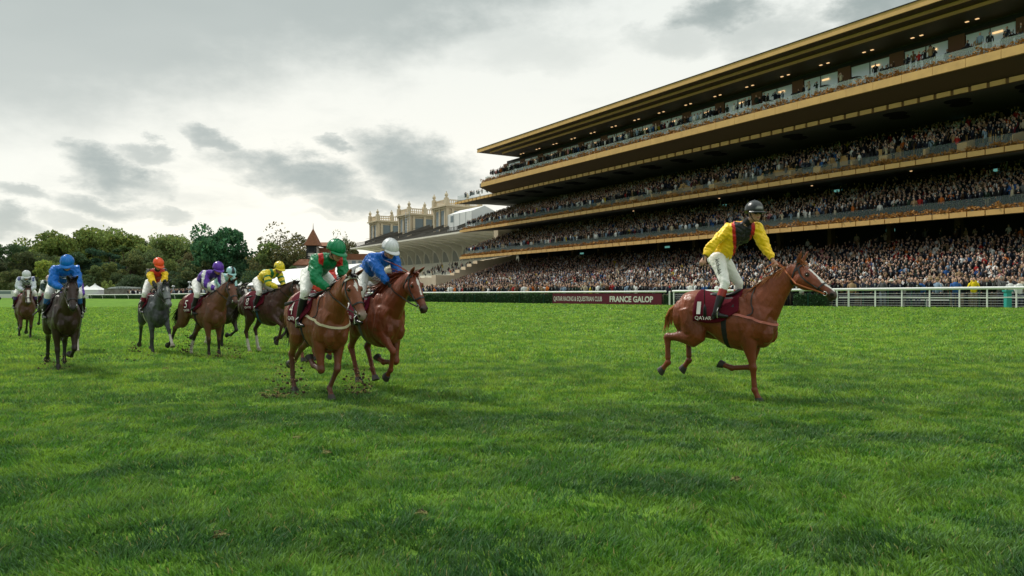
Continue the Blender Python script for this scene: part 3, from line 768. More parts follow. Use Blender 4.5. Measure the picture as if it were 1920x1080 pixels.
    c = np.tile(np.array([.46, .25, .17]), (len(V), 1)); rel = (V - hd0); f_, s_, u_ = rel @ hf, rel @ hs, rel @ hu
    lips = (abs(u_ + .060) < .008) & (abs(s_) < .024) & (f_ > .06); c[lips] = (.36, .12, .09)
    hair = (f_ < .0) & (u_ < .03) & (u_ > -.075) & (f_ > -.12) & (abs(s_) < .09) & (np.linalg.norm(rel, axis=1) < .14); c[hair & (f_ < -.03)] = (.04, .025, .015)
    cheek = (f_ > .05) & (abs(abs(s_) - .04) < .02) & (u_ < -.01) & (u_ > -.05); c[cheek] = (.50, .23, .16)
    set_col(me, c); me.materials.append(mat('skin', attr='Col', rough=.5, spec=.3, var=.06, vscale=30))
    me.transform(Matrix.Translation(-Vector(off)))
    ob = link('person', me)
    mw = root.matrix_basis.copy()
    ob.matrix_basis = mw @ Matrix.Translation(Vector(off))
    tag(ob, label, 'jockey', 'jockeys riding in the race')
    def part(mb_, name, mats_, smooth=True, parent=ob):
        m_ = mb_.mesh(name, mats_, smooth) if isinstance(mb_, MB) else mb_
        m_.transform(Matrix.Translation(-Vector(off))); return link(name, m_, parent)
    def rm(mb_, vox, sm, name, colf, rough=.6, sheen=.10, wr=0.0, mname=None, bump=.8, bs=13):
        m_ = remesh(mb_, vox, sm, name); P = coords(m_).astype(float)
        if wr:                                                               # folds of loose cloth
            Nn = np.empty(len(P) * 3, np.float32); m_.vertices.foreach_get('normal', Nn); Nn = Nn.reshape(-1, 3)
            dsp = (fnoise(P[:, 0] * 1.2 + P[:, 1] * .7, P[:, 2] * 1.0 - P[:, 0] * .8, 7) - .5) * wr + (fnoise(P[:, 0] + P[:, 2] * 2, P[:, 1] * 2 + P[:, 2], 15) - .5) * wr * .5
            P2 = P + Nn * dsp[:, None]; m_.vertices.foreach_set('co', P2.astype(np.float32).ravel())
        cc = colf(P); set_col(m_, cc); m_.materials.append(mat(mname or 'silk', attr='Col', rough=rough, spec=.35, sheen=sheen, bump=bump, bscale=bs)); m_.update()
        return m_, P
    # silks
    k = MB(); TS = .03
    loft(k, [(*(pv + tn * .02), .150, .118), (*(pv + tn * .12), .158, .120), (*sp, .172, .128), (*(ch - tn * .08), .182, .122), (*(ch + tn * .03), .150, .10), (*(ch + tn * .09), .075, .065)], 18, 4, side=sx)
    for sh, el, ha in ((shR, elR, haR), (shL, elL, haL)):
        wr_ = el * .12 + ha * .88
        k.tube([ch * .6 + sh * .4, sh, sh * .72 + el * .28, sh * .3 + el * .7, el, el * .7 + wr_ * .3, el * .3 + wr_ * .7, wr_], [.100, .096, .088, .080, .070, .068, .056, .038], 12)
    col = C['silk']; tf = np.cross(tn, sx); 
    if tf @ np.array([1, 0, -1]) < 0: tf = -tf
    def silkcol(P):
        r0 = P - ch; a = r0 @ tn; s_ = r0 @ sx; f = r0 @ tf
        def arm(P, sh, el, ha):
            q = []
            for p0, p1 in ((sh, el), (el, ha)):
                ab = p1 - p0; t = np.clip(((P - p0) @ ab) / (ab @ ab), 0, 1); q.append((np.linalg.norm(P - (p0 + t[:, None] * ab), axis=1), t))
            use = q[0][0] < q[1][0]; return np.where(use, q[0][0], q[1][0]), np.where(use, q[0][1] * .5, .5 + q[1][1] * .5)
        dR, tR = arm(P, shR, elR, haR); dL, tL = arm(P, shL, elL, haL)
        isR = (dR < .098) & ((tR > .12) | (s_ < -.17)); isL = (dL < .098) & ((tL > .12) | (s_ > .17))
        return np.clip(col(P, a, s_, f, isR, isL, tR, tL), 0, 1)
    sm_, SP_ = rm(k, hv, 2, 'silks', silkcol, wr=.06, rough=.42)
    silks = part(sm_, 'silks', None)
    sbv = BVHTree.FromPolygons([tuple(v) for v in coords(sm_).astype(float) + off], [p.vertices[:] for p in sm_.polygons])
    # breeches
    k = MB(); bt_ = .22
    k.ball(pv + np.array([-.015, 0, -.02]), (.135, .158, .13), 16, 12); k.ball(pv + np.array([-.07, -.06, -.03]), (.10, .085, .105)); k.ball(pv + np.array([-.07, .06, -.03]), (.10, .085, .105))
    k.tube([pv, pv + tn * .12], [(.145, .11), (.14, .105)], 14, side=sx)
    for hi, kn, an in ((hipR, knR, anR), (hipL, knL, anL)):
        lo = kn * (1 - bt_) + an * bt_
        k.tube([pv * .4 + hi * .6, hi, hi * .7 + kn * .3, hi * .35 + kn * .65, kn, kn * .5 + lo * .5, lo], [.105, .118, .108, .086, .068, .063, .056], 14)
        k.ball(kn, .070)
    bm, _ = rm(k, hv, 2, 'breeches', lambda P: np.tile(np.array(C['breech']), (len(P), 1)), wr=.016, rough=.6, mname='breech_cloth')
    bre = part(bm, 'breeches', None)
    bbv = BVHTree.FromPolygons([tuple(v) for v in coords(bm).astype(float) + off], [p.vertices[:] for p in bm.polygons])
    # boots
    for hi, kn, an in ((hipR, knR, anR), (hipL, knL, anL)):
        k = MB(); lo = kn * (1 - bt_ * .95) + an * bt_ * .95
        k.tube([lo, lo * .6 + an * .4, lo * .15 + an * .85, an + [0, 0, -.02]], [.062, .061, .047, .045], 12)
        k.tube([an + [-.045, 0, -.045], an + [.0, 0, -.035], an + [.07, 0, -.048], an + [.14, 0, -.058], an + [.185, 0, -.06]], [(.030, .032), (.040, .044), (.040, .034), (.040, .026), (.022, .018)], 12, side=(0, 1, 0))
        k.box(an[0] - .055, an[0] - .005, an[1] - .03, an[1] + .03, an[2] - .105, an[2] - .05)
        def bc(P, lo=lo, an=an):
            c = np.tile(np.array(C['boot']), (len(P), 1)); t = ((P - lo) @ (an - lo)) / ((an - lo) @ (an - lo))
            if C['boottop'] is not None: c = np.where((t < .30)[:, None], np.array(C['boottop']), c)
            return c
        m_, _ = rm(k, hv, 1, 'boot', bc, rough=.28, sheen=0, mname='boot_leather', bump=.15); bo = part(m_, 'boot', None)
        st = MB(); st.tube([an + [.05, -.055, -.075], an + [.05, -.06, .02], an + [.05, 0, .075], an + [.05, .06, .02], an + [.05, .055, -.075], an + [.05, -.055, -.075]], [(.006, .010)] * 6, 6, side=(1, 0, 0))
        part(st, 'stirrup', mat('steel', (.6, .6, .58), rough=.25, metal=1), False)
    # helmet with peak
    def hm(mb_, s=1.0):
        VV, FF = ball((0, 0, 0), (.148, .124, .134), 22, 14); VV = VV.copy(); low = VV[:, 2] < -.028; VV[low, 2] = -.028 - (VV[low, 2] + .028) * .15
        back = (VV[:, 0] < -.03) & low; VV[back, 2] -= .018
        mb_.add(np.array([H(v[0] - .012, v[1], v[2] + .052) for v in VV]), FF)
    k = MB(); hm(k)
    pk = []
    for i in range(9):
        a = R(-68 + 17 * i); pk.append(((.136 * math.cos(a)) - .012, .118 * math.sin(a), .026)); 
    for i in range(9):
        a = R(-68 + 17 * i); pk.append(((.136 + .082 * math.cos(a)) * math.cos(a) - .010, (.118 + .036 * math.cos(a)) * math.sin(a), .006))
    VV = [H(*p) for p in pk] + [H(p[0], p[1], p[2] + .010) for p in pk]
    FF = [(i, i + 1, i + 10, i + 9) for i in range(8)] + [(18 + i, 27 + i, 28 + i, 19 + i) for i in range(8)] + [(9 + i, 10 + i, 28 + i, 27 + i) for i in range(8)]
    k.add(VV, FF)
    for i in range(6):                                                       # seams of the cap cover
        a = R(15 + 30 * i) if not C.get('shell') else None
        if a is None: break
        k.tube([H(math.cos(a) * .150 * math.cos(q) - .012, math.sin(a) * .126 * math.cos(q), .136 * math.sin(q) + .052) for q in np.linspace(-.1, math.pi + .1, 15)], .0022, 4)
    k.ball(H(-.012, 0, .188), (.012, .012, .008))
    hmesh = k.mesh('helmet', mat('cap', attr='Col', rough=.42 if not C.get('shell') else .3, spec=.4, bump=.2, bscale=40), True)
    P = np.array(k.V); rr = P - hd0; cc = np.tile(np.array(C['cap'], float), (len(P), 1))
    if C['capcol']: cc = C['capcol'](cc, rr @ hf, rr @ hs, rr @ hu)
    set_col(hmesh, cc); helm = part(hmesh, 'helmet', None)
    # goggles on a strap
    k = MB()
    for s in (-1, 1):
        k.ball(H(.078, s * .033, .008), (.020, .034, .022), 12, 8, rot=Rm)
    k.tube([H(.06, -.07, .010), H(.098, 0, .012), H(.06, .07, .010)], [(.012, .006)] * 3, 8, side=hu)
    gg = part(k, 'goggles', mat('goggle_lens', (.008, .008, .01), rough=.35, spec=.3))
    k = MB(); Q = [H(math.cos(q) * .108 - .004, math.sin(q) * .089, .022) for q in np.linspace(.75, 2 * math.pi - .75, 14)]; k.tube(Q, [(.011, .003)] * 14, 6, side=hu)
    part(k, 'strap', mat('black_strap', (.01, .01, .01), rough=.6), True, gg)
    k = MB(); k.tube([H(.0, -.083, .02), H(.03, -.072, -.05), H(.055, -.03, -.104), H(.06, 0, -.112), H(.055, .03, -.104), H(.03, .072, -.05), H(0, .083, .02)], [(.007, .003)] * 7, 6); part(k, 'chin_strap', mat('black_strap', (.01, .01, .01), rough=.6), True, helm)
    # collar
    k = MB(); k.tube([ch + tn * .07, nk * .45 + hd0 * .55], [.068, .058], 14); part(k, 'collar', mat('collar_%.2f_%.2f' % tuple(C.get('collar', (.7, .7, .7))[:2]), C.get('collar', (.7, .7, .7)), rough=.8))
    if C['glove'] is not None:
        for s, ha, el in ((-1, haR, elR), (1, haL, elL)):
            fd = ha - el; fd /= np.linalg.norm(fd); k = MB(); inn = -s * np.array([0, 1, 0.]); inn -= (inn @ fd) * fd; inn /= np.linalg.norm(inn); wd = np.cross(fd, inn)
            k.tube([ha - fd * .03, ha, ha + fd * .04, ha + fd * .08], [(.034, .038), (.032, .038), (.026, .048), (.022, .045)], 10, side=inn)
            for q, ln in enumerate((.9, 1.0, .95, .78)):
                o = ha + fd * .078 + wd * (.030 - .020 * q); p1 = o + (fd * .6 + inn * .5) * .036 * ln; p2 = p1 + (inn * 1.0 - fd * .25) * .028 * ln; p3 = p2 + (-fd * .95 + inn * .1) * .022 * ln
                k.tube([o, p1, p2, p3], .0125, 8)
            part(k, 'glove', mat('glove_%.2f' % C['glove'][0], C['glove'], rough=.7))
    if C['whip'] is not None:
        a, b2 = (np.array(v, float) for v in C['whip']); k = MB(); L = b2 - a
        k.tube([a - L * .10, a, a + L * .25], [.010, .011, .009], 8); k.tube([a + L * .24, a + L * .8], [.007, .006], 8)
        k.tube([a + L * .78, a + L * .84, a + L], [(.008, .008), (.006, .024), (.005, .028)], 8, side=(0, 1, 0))
        m_ = k.mesh('riding_whip', mat('whip_black', (.012, .012, .014), rough=.45), True); m_.transform(Matrix.Translation(-Vector(a)))
        wo = link('riding_whip', m_); wo.matrix_basis = mw @ Matrix.Translation(Vector(a)); tag(wo, C['whiplabel'], 'whip', 'riding whips held by jockeys')
    return dict(ob=ob, sbv=sbv, bbv=bbv, silks=silks, breeches=bre, ha=(haR, haL), knR=knR, hipR=hipR, ch=ch, tn=tn, sx=sx, tf=tf, off=off, helm=helm)
def rider_text(r, key, parent, txt, origin, xd, yd, ray, h, w, m, bold=.01):
    V = text_on(r[key], txt, origin, xd, yd, ray, h, w, 'lettering', m, None, bold=bold, off=.005, back=.25)
    V.data.transform(Matrix.Translation(-Vector(r['off']))); V.parent = parent
# ================================================================ THE RACE
def cpick(n, base): return np.tile(np.array(base, float), (n, 1))
def W3(c, m, v): c[m] = v; return c
YEL, RED, BLK, GRN, WHT = (.92, .60, .01), (.55, .015, .012), (.008, .008, .01), (.0, .20, .075), (.72, .72, .72)
ROY, PUR, NAVY, LBL = (.0, .085, .42), (.11, .03, .36), (.03, .018, .13), (.36, .62, .62)
def s_winner(P, a, s, f, iR, iL, tR, tL):
    c = cpick(len(P), YEL); body = ~(iR | iL)
    w = .095 + .10 * np.clip((a + .1) / .35, 0, 1) * 0
    edge = .045 + .075 * np.clip((a + .45) / .5, 0, 1)
    red = body & (f > -.02) & (abs(s) < edge + .045); W3(c, red, RED)
    blk = body & (f > -.0) & (abs(s) < edge - .005); W3(c, blk, (.012, .012, .016))
    for t, i in ((tR, iR), (tL, iL)): W3(c, i & (t > .915) & (t < .945), BLK)
    return c
def s_green(P, a, s, f, iR, iL, tR, tL):
    c = cpick(len(P), GRN); body = ~(iR | iL)
    W3(c, (abs(abs(s) - .135) < .038) & (a > -.20) & (((tR < .16) & iR) | ((tL < .16) & iL) | body) & (a < .14), RED); return c
def s_royal(P, a, s, f, iR, iL, tR, tL):
    c = cpick(len(P), (.0, .115, .50))
    for t, i in ((tR, iR), (tL, iL)): W3(c, i & (t > .90) & (t < .955), (.01, .02, .08))
    return c
def s_blue2(P, a, s, f, iR, iL, tR, tL): return cpick(len(P), (.0, .14, .58))
def s_grayj(P, a, s, f, iR, iL, tR, tL):
    c = cpick(len(P), (.55, .03, .012)); th = np.arctan2(P[:, 1] * 1.0, 1)
    for t, i in ((tR, iR), (tL, iL)): W3(c, i, (.012, .012, .012)); W3(c, i & (np.sin(P[:, 0] * 26 + P[:, 2] * 8) > -.15) & (t > .10), YEL)
    W3(c, (~(iR | iL)) & (f < -.03) & (abs(s) > .10), (.012, .012, .012)); return c
def s_purple(P, a, s, f, iR, iL, tR, tL):
    c = cpick(len(P), PUR); body = ~(iR | iL)
    W3(c, body & (np.sin(s * 46 + .6) > .62) & (a < .02) & (f > -.1), WHT); W3(c, body & (f > .02) & (np.sin(s * 46 + .6) <= .62), NAVY)
    for t, i in ((tR, iR), (tL, iL)): W3(c, i & (np.sin(P[:, 0] * 34 + P[:, 1] * 20) > .0), WHT)
    return c
def s_pale(P, a, s, f, iR, iL, tR, tL):
    return cpick(len(P), LBL)
def s_yg(P, a, s, f, iR, iL, tR, tL):
    c = cpick(len(P), (.80, .62, .03)); body = ~(iR | iL)
    W3(c, body & (abs(s) < .125) & (abs(s) > .03) & (a > -.32), (.01, .16, .05))
    for t, i in ((tR, iR), (tL, iL)): W3(c, i & (abs(t - .20) < .04) , (.01, .16, .05)); W3(c, i & (abs(t - .42) < .045), (.01, .16, .05)); W3(c, i & (abs(t - .66) < .03) & (np.sin(P[:, 2] * 60) > -.2), (.01, .16, .05))
    return c
def s_rb(P, a, s, f, iR, iL, tR, tL):
    c = cpick(len(P), (.02, .13, .42)); W3(c, iR | iL, (.70, .06, .05)); return c
def s_check(P, a, s, f, iR, iL, tR, tL):
    c = cpick(len(P), (.62, .66, .74)); body = ~(iR | iL)
    W3(c, body & ((np.floor(s / .07) + np.floor(a / .07)) % 2 == 0), (.05, .06, .09))
    for t, i in ((tR, iR), (tL, iL)): W3(c, i & (np.sin(P[:, 0] * 30 + P[:, 2] * 22) > .6), (.10, .12, .30))
    return c
def s_dark(P, a, s, f, iR, iL, tR, tL):
    c = cpick(len(P), (.012, .035, .035)); W3(c, (abs(s) < .07) & (f > -.05) & ~(iR | iL), (.6, .62, .62)); W3(c, (iR & (tR < .15)) | (iL & (tL < .15)), (.6, .62, .62)); return c
def s_hid(P, a, s, f, iR, iL, tR, tL):
    c = cpick(len(P), PUR); W3(c, np.sin(s * 40) > .3, WHT); return c

# gallop phases: (forearm, cannon, pastern, hoof) and (thigh, gaskin, cannon, pastern, hoof), degrees forward of straight down
GA = dict(FR=(10, -98, -120, -150), FL=(14, -22, 46, 14), HR=(24, -44, 4, 26, 16), HL=(6, -62, -50, -70, -80))
GB = dict(FR=(62, -6, -30, -40), FL=(22, -92, -120, -140), HR=(52, -38, 22, 20, 14), HL=(58, -30, 26, 30, 20))
GC = dict(FR=(-6, -14, 25, 8), FL=(28, -60, -90, -100), HR=(-8, -66, -34, -55, -70), HL=(10, -58, -10, -20, -30))
GD = dict(FR=(4, -4, 30, 10), FL=(48, 34, 44, 30), HR=(-10, -70, -40, -50, -60), HL=(20, -50, -10, 20, 10))
GE = dict(FR=(12, -20, -30, -40), FL=(6, -6, 26, 10), HR=(-12, -72, -38, -60, -75), HL=(-4, -70, -30, -50, -60))
CHEST = dict(coat=(.22, .062, .022), mane=(.13, .035, .012))
RIDERS = {}
def pair(D, px, heading, hlab, hcfg, jlab, jcfg, key=None):
    h = dict(hcfg); j = dict(jcfg)
    if 'hands' not in j: j['hands'] = ((.64, -.075, 1.66), (.66, .075, 1.68))
    hd = []
    for s, p in zip((-1, 1), j['hands']): hd.append((p[0] + .05, p[1], p[2] - .02))
    if h.get('hands') is None: h['hands'] = hd
    hv = .010 if D < 14 else .013
    if px < 1000: h['lift'] = h.get('lift', 0) - .08; h['neck'] = h.get('neck', 34) + 4
    h.setdefault('voxel', .0125 if D < 14 else .018)
    if D > 14: h.setdefault('nmane', 170); h.setdefault('ntail', 130)
    root, bv = build_horse('horse', hlab, (at(px, D), D), heading, h)
    r = build_rider(jlab, root, j, hv); r['root'] = root; r['bv'] = bv
    return r
white_p = mat('white_print', (.72, .70, .66), rough=.8); black_p = mat('black_print', (.02, .02, .02), rough=.8)

# ---- the winner
def badge(cc, f, s, u): cc[(f > .11) & (abs(s) < .045) & (u > .075) & (u < .10)] = (.30, .30, .30); return cc
w = pair(10.85, 1362, 51, 'chestnut horse with a white face stripe, galloping alone ahead of all the others',
    dict(FR=(9, 3, 24, 8), FL=(-3, -84, -108, -118), HR=(12, -86, 1, -42, -55), HL=(44, -76, 2, -38, -50), latHR=1.0, latHL=1.0, neck=47, nlen=.79, head=-35, hscale=1.07, lift=-.035, pitch=0,
         coat=(.175, .038, .010), mane=(.36, .13, .04), blaze=1.25, muzzle=(.035, .025, .02), voxel=.011, breast=(.50, .16, .13), rein=(.42, .12, .045), wild=.55, tlen=.5, ntail=90,
         tail=(-.3, .25, -.9), hands=((.70, .0, 1.97), (.71, .05, 1.98)), loop=True, ears=-12, hyaw=-6, nyaw=-3),
    'jockey in yellow, red and black silks standing up in the stirrups',
    dict(silk=s_winner, pelvis=(-.10, 0, 2.07), chest=(.24, -.02, 2.45), chyaw=-60, head=(.44, -.06, 2.66), hyaw=-36, hpitch=-4, shw=.20,
         hands=((-.16, -.40, 2.03), (.68, .02, 1.98)), polR=(-.6, -.8, .1), polL=(-.1, .8, -.6), feet=((-.02, -.33, 1.27), (.0, .33, 1.27)), knee_out=.15, breech=(.80, .80, .77), cap=(.022, .025, .026), capcol=badge,
         shell=True, boottop=(.30, .035, .03), collar=(.012, .012, .012), whip=((-.16, -.42, 1.99), (-.13, -.44, 1.20)), whiplabel='black whip pointing straight down from the hand of the standing yellow jockey'))
rider_text(w, 'bbv', w['breeches'], 'kichukk', tuple(w['hipR'] + np.array([.025, -.3, -.02])), (.28, 0, -.95), (.95, 0, .28), (0, 1, 0), .055, .24, black_p, .015)

# ---- the two chasing horses in front
g = pair(10.9, 594, 38, 'light chestnut horse with a white star, ridden by the green jockey',
    dict(GA, coat=(.175, .047, .015), mane=(.012, .008, .008), points=(.09, .03, .016), blaze=.5, neck=33, head=-50, hyaw=4, nyaw=-4, lift=.03, pitch=-2, breast=(.55, .48, .33), noseband=True, muzzle=(.22, .17, .14),
         hscale=1.04, socks=(), wild=.5, nmane=260, tail=(-.6, .1, -.8), latFR=.8, latFL=-.15, num='4', ears=10),
    'jockey in green silks with red shoulder bands and a green cap',
    dict(silk=s_green, cap=GRN, collar=(.01, .12, .05), hyaw=12, hpitch=-22, chyaw=-8, whip=((.60, -.14, 1.62), (-.20, -.42, 1.38)), whiplabel='long black whip held back across the thigh of the green jockey',
         hands=((.60, -.10, 1.62), (.62, .07, 1.64))))
rider_text(g, 'sbv', g['silks'], ' ', (0, 0, 0), (1, 0, 0), (0, 0, 1), (0, 1, 0), .01, .01, white_p) if False else None
b = pair(11.7, 700, 41, 'dark red horse with wild mane, ridden by the blue jockey in white cap',
    dict(GB, FR=(50, -22, -50, -62), FL=(14, -86, -112, -130), coat=(.165, .037, .012), mane=(.20, .042, .016), blaze=.6, neck=33, head=-55, hyaw=-2, lift=.03, pitch=1, wild=1.0, nmane=520, manelen=2.3, cloth=(.10, .008, .02), num='2', latFR=.55, latFL=.3, ears=5, muzzle=(.03, .018, .014), girth=(.10, .11, .12)),
    'jockey in royal blue silks with a white cap, beside the green jockey',
    dict(silk=s_royal, cap=(.66, .67, .70), hyaw=-2, hpitch=-28, chyaw=-10, glove=(.012, .012, .012), collar=(.0, .05, .25), pelvis=(-.16, 0, 1.90), chest=(.32, 0, 2.09), head=(.56, -.02, 2.19), whip=None))
ch = b['ch']
rider_text(b, 'sbv', b['silks'], 'Emirates', tuple(b['ch'] + b['tn'] * -.20 + np.array([.0, -.13, -.02])), (.25, .95, 0), (.45, 0, .8), (-.85, 0, .5), .05, .22, white_p, .01)

# ---- the pack behind
r1 = pair(14.9, 117, 39, 'dark brown horse with black legs, ridden by the bright blue jockey',
    dict(GD, FR=(0, 2, 26, 8), FL=(14, -60, -96, -110), HR=(-6, -60, -20, -48, -70), HL=(30, -40, 0, 10, 0), coat=(.030, .012, .008), mane=(.008, .007, .007), points=(.012, .009, .009), neck=34, head=-52, hyaw=-6, hscale=1.04, voxel=.014, socks=(), num='3', ears=12,
         muzzle=(.012, .010, .010), cloth=(.02, .008, .012)),
    'jockey crouching in bright blue silks and a bright blue cap',
    dict(silk=s_blue2, cap=(.0, .16, .58), boottop=(.02, .10, .28), hyaw=-16, hpitch=-30, collar=(.0, .09, .36), whip=((.60, -.12, 1.62), (.0, -.50, 1.15)), whiplabel='black whip pointing down beside the bright blue jockey'))
rider_text(r1, 'sbv', r1['silks'], 'Emirates', tuple(r1['ch'] + r1['tn'] * -.18 + np.array([.0, -.12, -.02])), (.1, .99, 0), (.45, 0, .8), (-.85, 0, .5), .05, .22, white_p, .01)
r2 = pair(19.0, 290, 37, 'dark grey horse with a pale face, ridden by the orange capped jockey',
    dict(GD, FR=(2, -2, 26, 8), HR=(-16, -62, -24, -46, -60), HL=(4, -60, -20, 10, 0), coat=(.048, .052, .058), mane=(.05, .05, .055), dapple=1, points=(.028, .03, .034), face=(.24, .25, .26), blaze=.5, muzzle=(.05, .05, .055), neck=34, head=-58, hyaw=8, socks=('FL',), girth=(.5, .46, .38), latFL=1.3, ears=0, num='9'),
    'jockey in red with yellow striped sleeves and an orange cap on the grey horse',
    dict(silk=s_grayj, cap=(.85, .10, .02), pelvis=(-.14, 0, 1.88), chest=(.24, 0, 2.12), head=(.40, 0, 2.29), hyaw=12, hpitch=-30, glove=(.012,) * 3, boottop=(.18, .01, .03), boot=(.03, .03, .035), collar=(.02, .02, .02),
         whip=((.62, -.12, 1.64), (-.1, -.36, 1.30)), whiplabel='black whip lying along the leg of the orange capped jockey'))
r3 = pair(17.9, 382, 55, 'bay horse with black lower legs and mane, ridden by the purple capped jockey',
    dict(GC, FR=(6, -4, 18, 4), FL=(2, -4, 20, 6), HR=(-14, -66, -30, -55, -75), HL=(34, -36, -24, 0, -10), coat=(.125, .042, .020), mane=(.008, .007, .007), points=(.018, .012, .010), neck=35, head=-48, hyaw=-14, nyaw=-2, socks=('HL',), latFL=1.15, ears=8, num='5', wild=.5),
    'jockey in purple and white striped silks with a purple cap on the bay horse',
    dict(silk=s_purple, cap=PUR, hyaw=-12, hpitch=-26, chyaw=-8, collar=(.05, .02, .2), whip=((.60, -.12, 1.62), (.04, -.38, 1.18)), whiplabel='black whip hanging beside the boot of the purple capped jockey'))
def pale_cap(cc, f, s, u): cc[(abs(s) < .035) & (u > .05)] = (.02, .02, .025); return cc
r4 = pair(21.2, 412, 52, 'nearly black horse with a broad white blaze, half hidden behind the bay horse',
    dict(GC, FR=(0, -10, 20, 5), coat=(.030, .018, .014), mane=(.008, .008, .008), points=(.010, .010, .010), blaze=1.3, neck=30, head=-46, hyaw=-6, noseband=True, socks=('HL',), num='6', voxel=.02),
    'jockey in pale turquoise silks, half hidden behind the purple capped jockey',
    dict(silk=s_pale, cap=(.34, .60, .62), capcol=pale_cap, hyaw=-6, hpitch=-24))
def star_cap(cc, f, s, u):
    cc[(np.sin(f * 95) > .55) & (np.sin(s * 95 + 1) > .5) & (u > .03)] = (.01, .14, .05); return cc
r5 = pair(18.9, 495, 57, 'dark bay horse with white hind socks, ridden by the yellow and green jockey',
    dict(GB, FR=(58, -22, -40, -50), FL=(40, -50, -80, -90), HR=(28, -30, 12, 20, 12), HL=(40, -34, 14, 20, 10), coat=(.060, .024, .016), face=(.17, .055, .026), mane=(.02, .01, .01), points=(.05, .018, .014), socks=('HR', 'HL'), blaze=.5, neck=31, head=-50, hyaw=-16, num='8', girth=(.02, .08, .16), lift=.05),
    'jockey in yellow and green silks with a green spotted yellow cap',
    dict(silk=s_yg, cap=(.80, .62, .03), capcol=star_cap, hyaw=-10, hpitch=-22, chyaw=-6, collar=(.75, .58, .03), whip=((.60, -.12, 1.62), (-.15, -.42, 1.42)), whiplabel='short black whip held back by the yellow and green jockey'))
r6 = pair(15.6, 590, 46, 'light chestnut horse almost hidden behind the green jockey and his mount',
    dict(GB, coat=(.24, .075, .028), mane=(.1, .04, .02), neck=26, head=-56, num='7', voxel=.02, nmane=120),
    'jockey in blue silks with red sleeves, mostly hidden behind the green jockey',
    dict(silk=s_rb, cap=(.70, .07, .06), hpitch=-34, pelvis=(-.16, 0, 1.84), chest=(.34, 0, 1.98), head=(.52, 0, 2.06)))
r7 = pair(24.7, 47, 37, 'brown horse with a broad white blaze at the far left, ridden by the checked jockey',
    dict(GA, FR=(12, -70, -100, -110), FL=(-4, -14, 20, 5), HR=(20, -40, -4, 0, -10), HL=(0, -64, -30, -50, -70), coat=(.085, .030, .018), mane=(.012, .010, .010), points=(.015, .012, .011), blaze=1.3, neck=32, head=-58, hyaw=-2, voxel=.02, num='10', latFR=1.0, latFL=.8),
    'jockey in pale blue and white checked silks with a white cap, leftmost of the field',
    dict(silk=s_check, cap=(.62, .64, .68), hpitch=-28, hyaw=-4, boottop=(.08, .05, .2)))
r8 = pair(31.0, 88, 40, 'black horse with a white blaze far behind the bright blue jockey',
    dict(GC, coat=(.02, .016, .015), mane=(.01, .01, .01), points=(.01, .01, .01), blaze=1.6, neck=32, head=-52, voxel=.024, nmane=80, ntail=80, num='12'),
    'jockey in dark green and white with a pink cap, farthest back of the field',
    dict(silk=s_dark, cap=(.60, .42, .38), hpitch=-30))
r9 = pair(19.6, 132, 34, 'grey horse hidden behind the dark brown horse, one white hoofed leg showing',
    dict(GD, FR=(6, -60, -80, -90), FL=(20, 12, 30, 14), coat=(.09, .095, .10), mane=(.05, .05, .05), points=(.05, .052, .056), socks=('FL',), neck=0, nyaw=-24, head=-64, voxel=.024, nmane=60, ntail=60, num='11'),
    'jockey in purple and white silks hidden low behind the bright blue jockey',
    dict(silk=s_hid, cap=(.10, .03, .32), pelvis=(-.16, 0, 1.76), chest=(.30, 0, 1.82), head=(.50, 0, 1.82), hands=((.64, -.075, 1.56), (.66, .075, 1.56)), hpitch=-40))

# ---- turf thrown up by the hoofs
def turf(px, D, n, w, h, name_label, seed, straw=.48):
    rg = np.random.default_rng(seed); mb_ = MB(); X0 = at(px, D)
    for i in range(n):
        a = rg.random() ** 1.5; q = rg.random() * 6.28; rr = w * rg.random() ** .7
        p = (X0 + math.cos(q) * rr, D + math.sin(q) * rr * .6, .02 + h * a); s = .003 + .022 * rg.random() ** 3 * (1.3 - a * .6)
        mb_.mi = 1 if rg.random() < straw else 0
        if mb_.mi: 
            d = rg.normal(0, 1, 3); d /= np.linalg.norm(d); mb_.tube([np.array(p), np.array(p) + d * s * 3.6], [s * .26, s * .14], 4)
        else:
            V, F = ball((0, 0, 0), (s, s * rg.uniform(.5, 1), s * rg.uniform(.4, .9)), 6, 4); V = V * (1 + rg.uniform(-.35, .35, (len(V), 1))); mb_.add(V + np.array(p), F)
    o = mb_.build('flying_turf', [mat('soil', (.055, .038, .022), rough=1, var=.4, vscale=30), mat('torn_grass', (.34, .28, .10), rough=.8, var=.4, vscale=30)])
    tag(o, name_label, 'turf', 'turf thrown up by the hoofs', 'stuff')
turf(534, 10.7, 330, .34, .55, 'clods and torn grass thrown up behind the light chestnut horse', 1)
turf(516, 10.6, 120, .16, .06, 'heap of torn straw coloured turf beside the hind hoof of the light chestnut horse', 2, .6)
turf(672, 11.1, 300, .22, .42, 'clods thrown up between the two chasing horses', 3)
turf(100, 14.6, 200, .35, .30, 'clods thrown up beside the dark brown horse at the left', 4)
turf(252, 18.8, 150, .16, .25, 'clods thrown up behind the grey horse', 5, .1)
turf(348, 18.2, 260, .20, .62, 'dark clods rising between the grey horse and the bay horse', 6, .08)
turf(410, 17.2, 160, .55, .20, 'torn grass flying in front of the bay horse', 7, .7)
turf(440, 17.0, 120, .25, .55, 'torn grass flying round the chest of the bay horse', 8, .8)
turf(55, 22.5, 130, 1.3, .30, 'scattered clods flying round the horses at the far left', 9, .1)
turf(300, 16.5, 90, 1.6, .7, 'scattered clods flying in front of the grey horse', 10, .1)
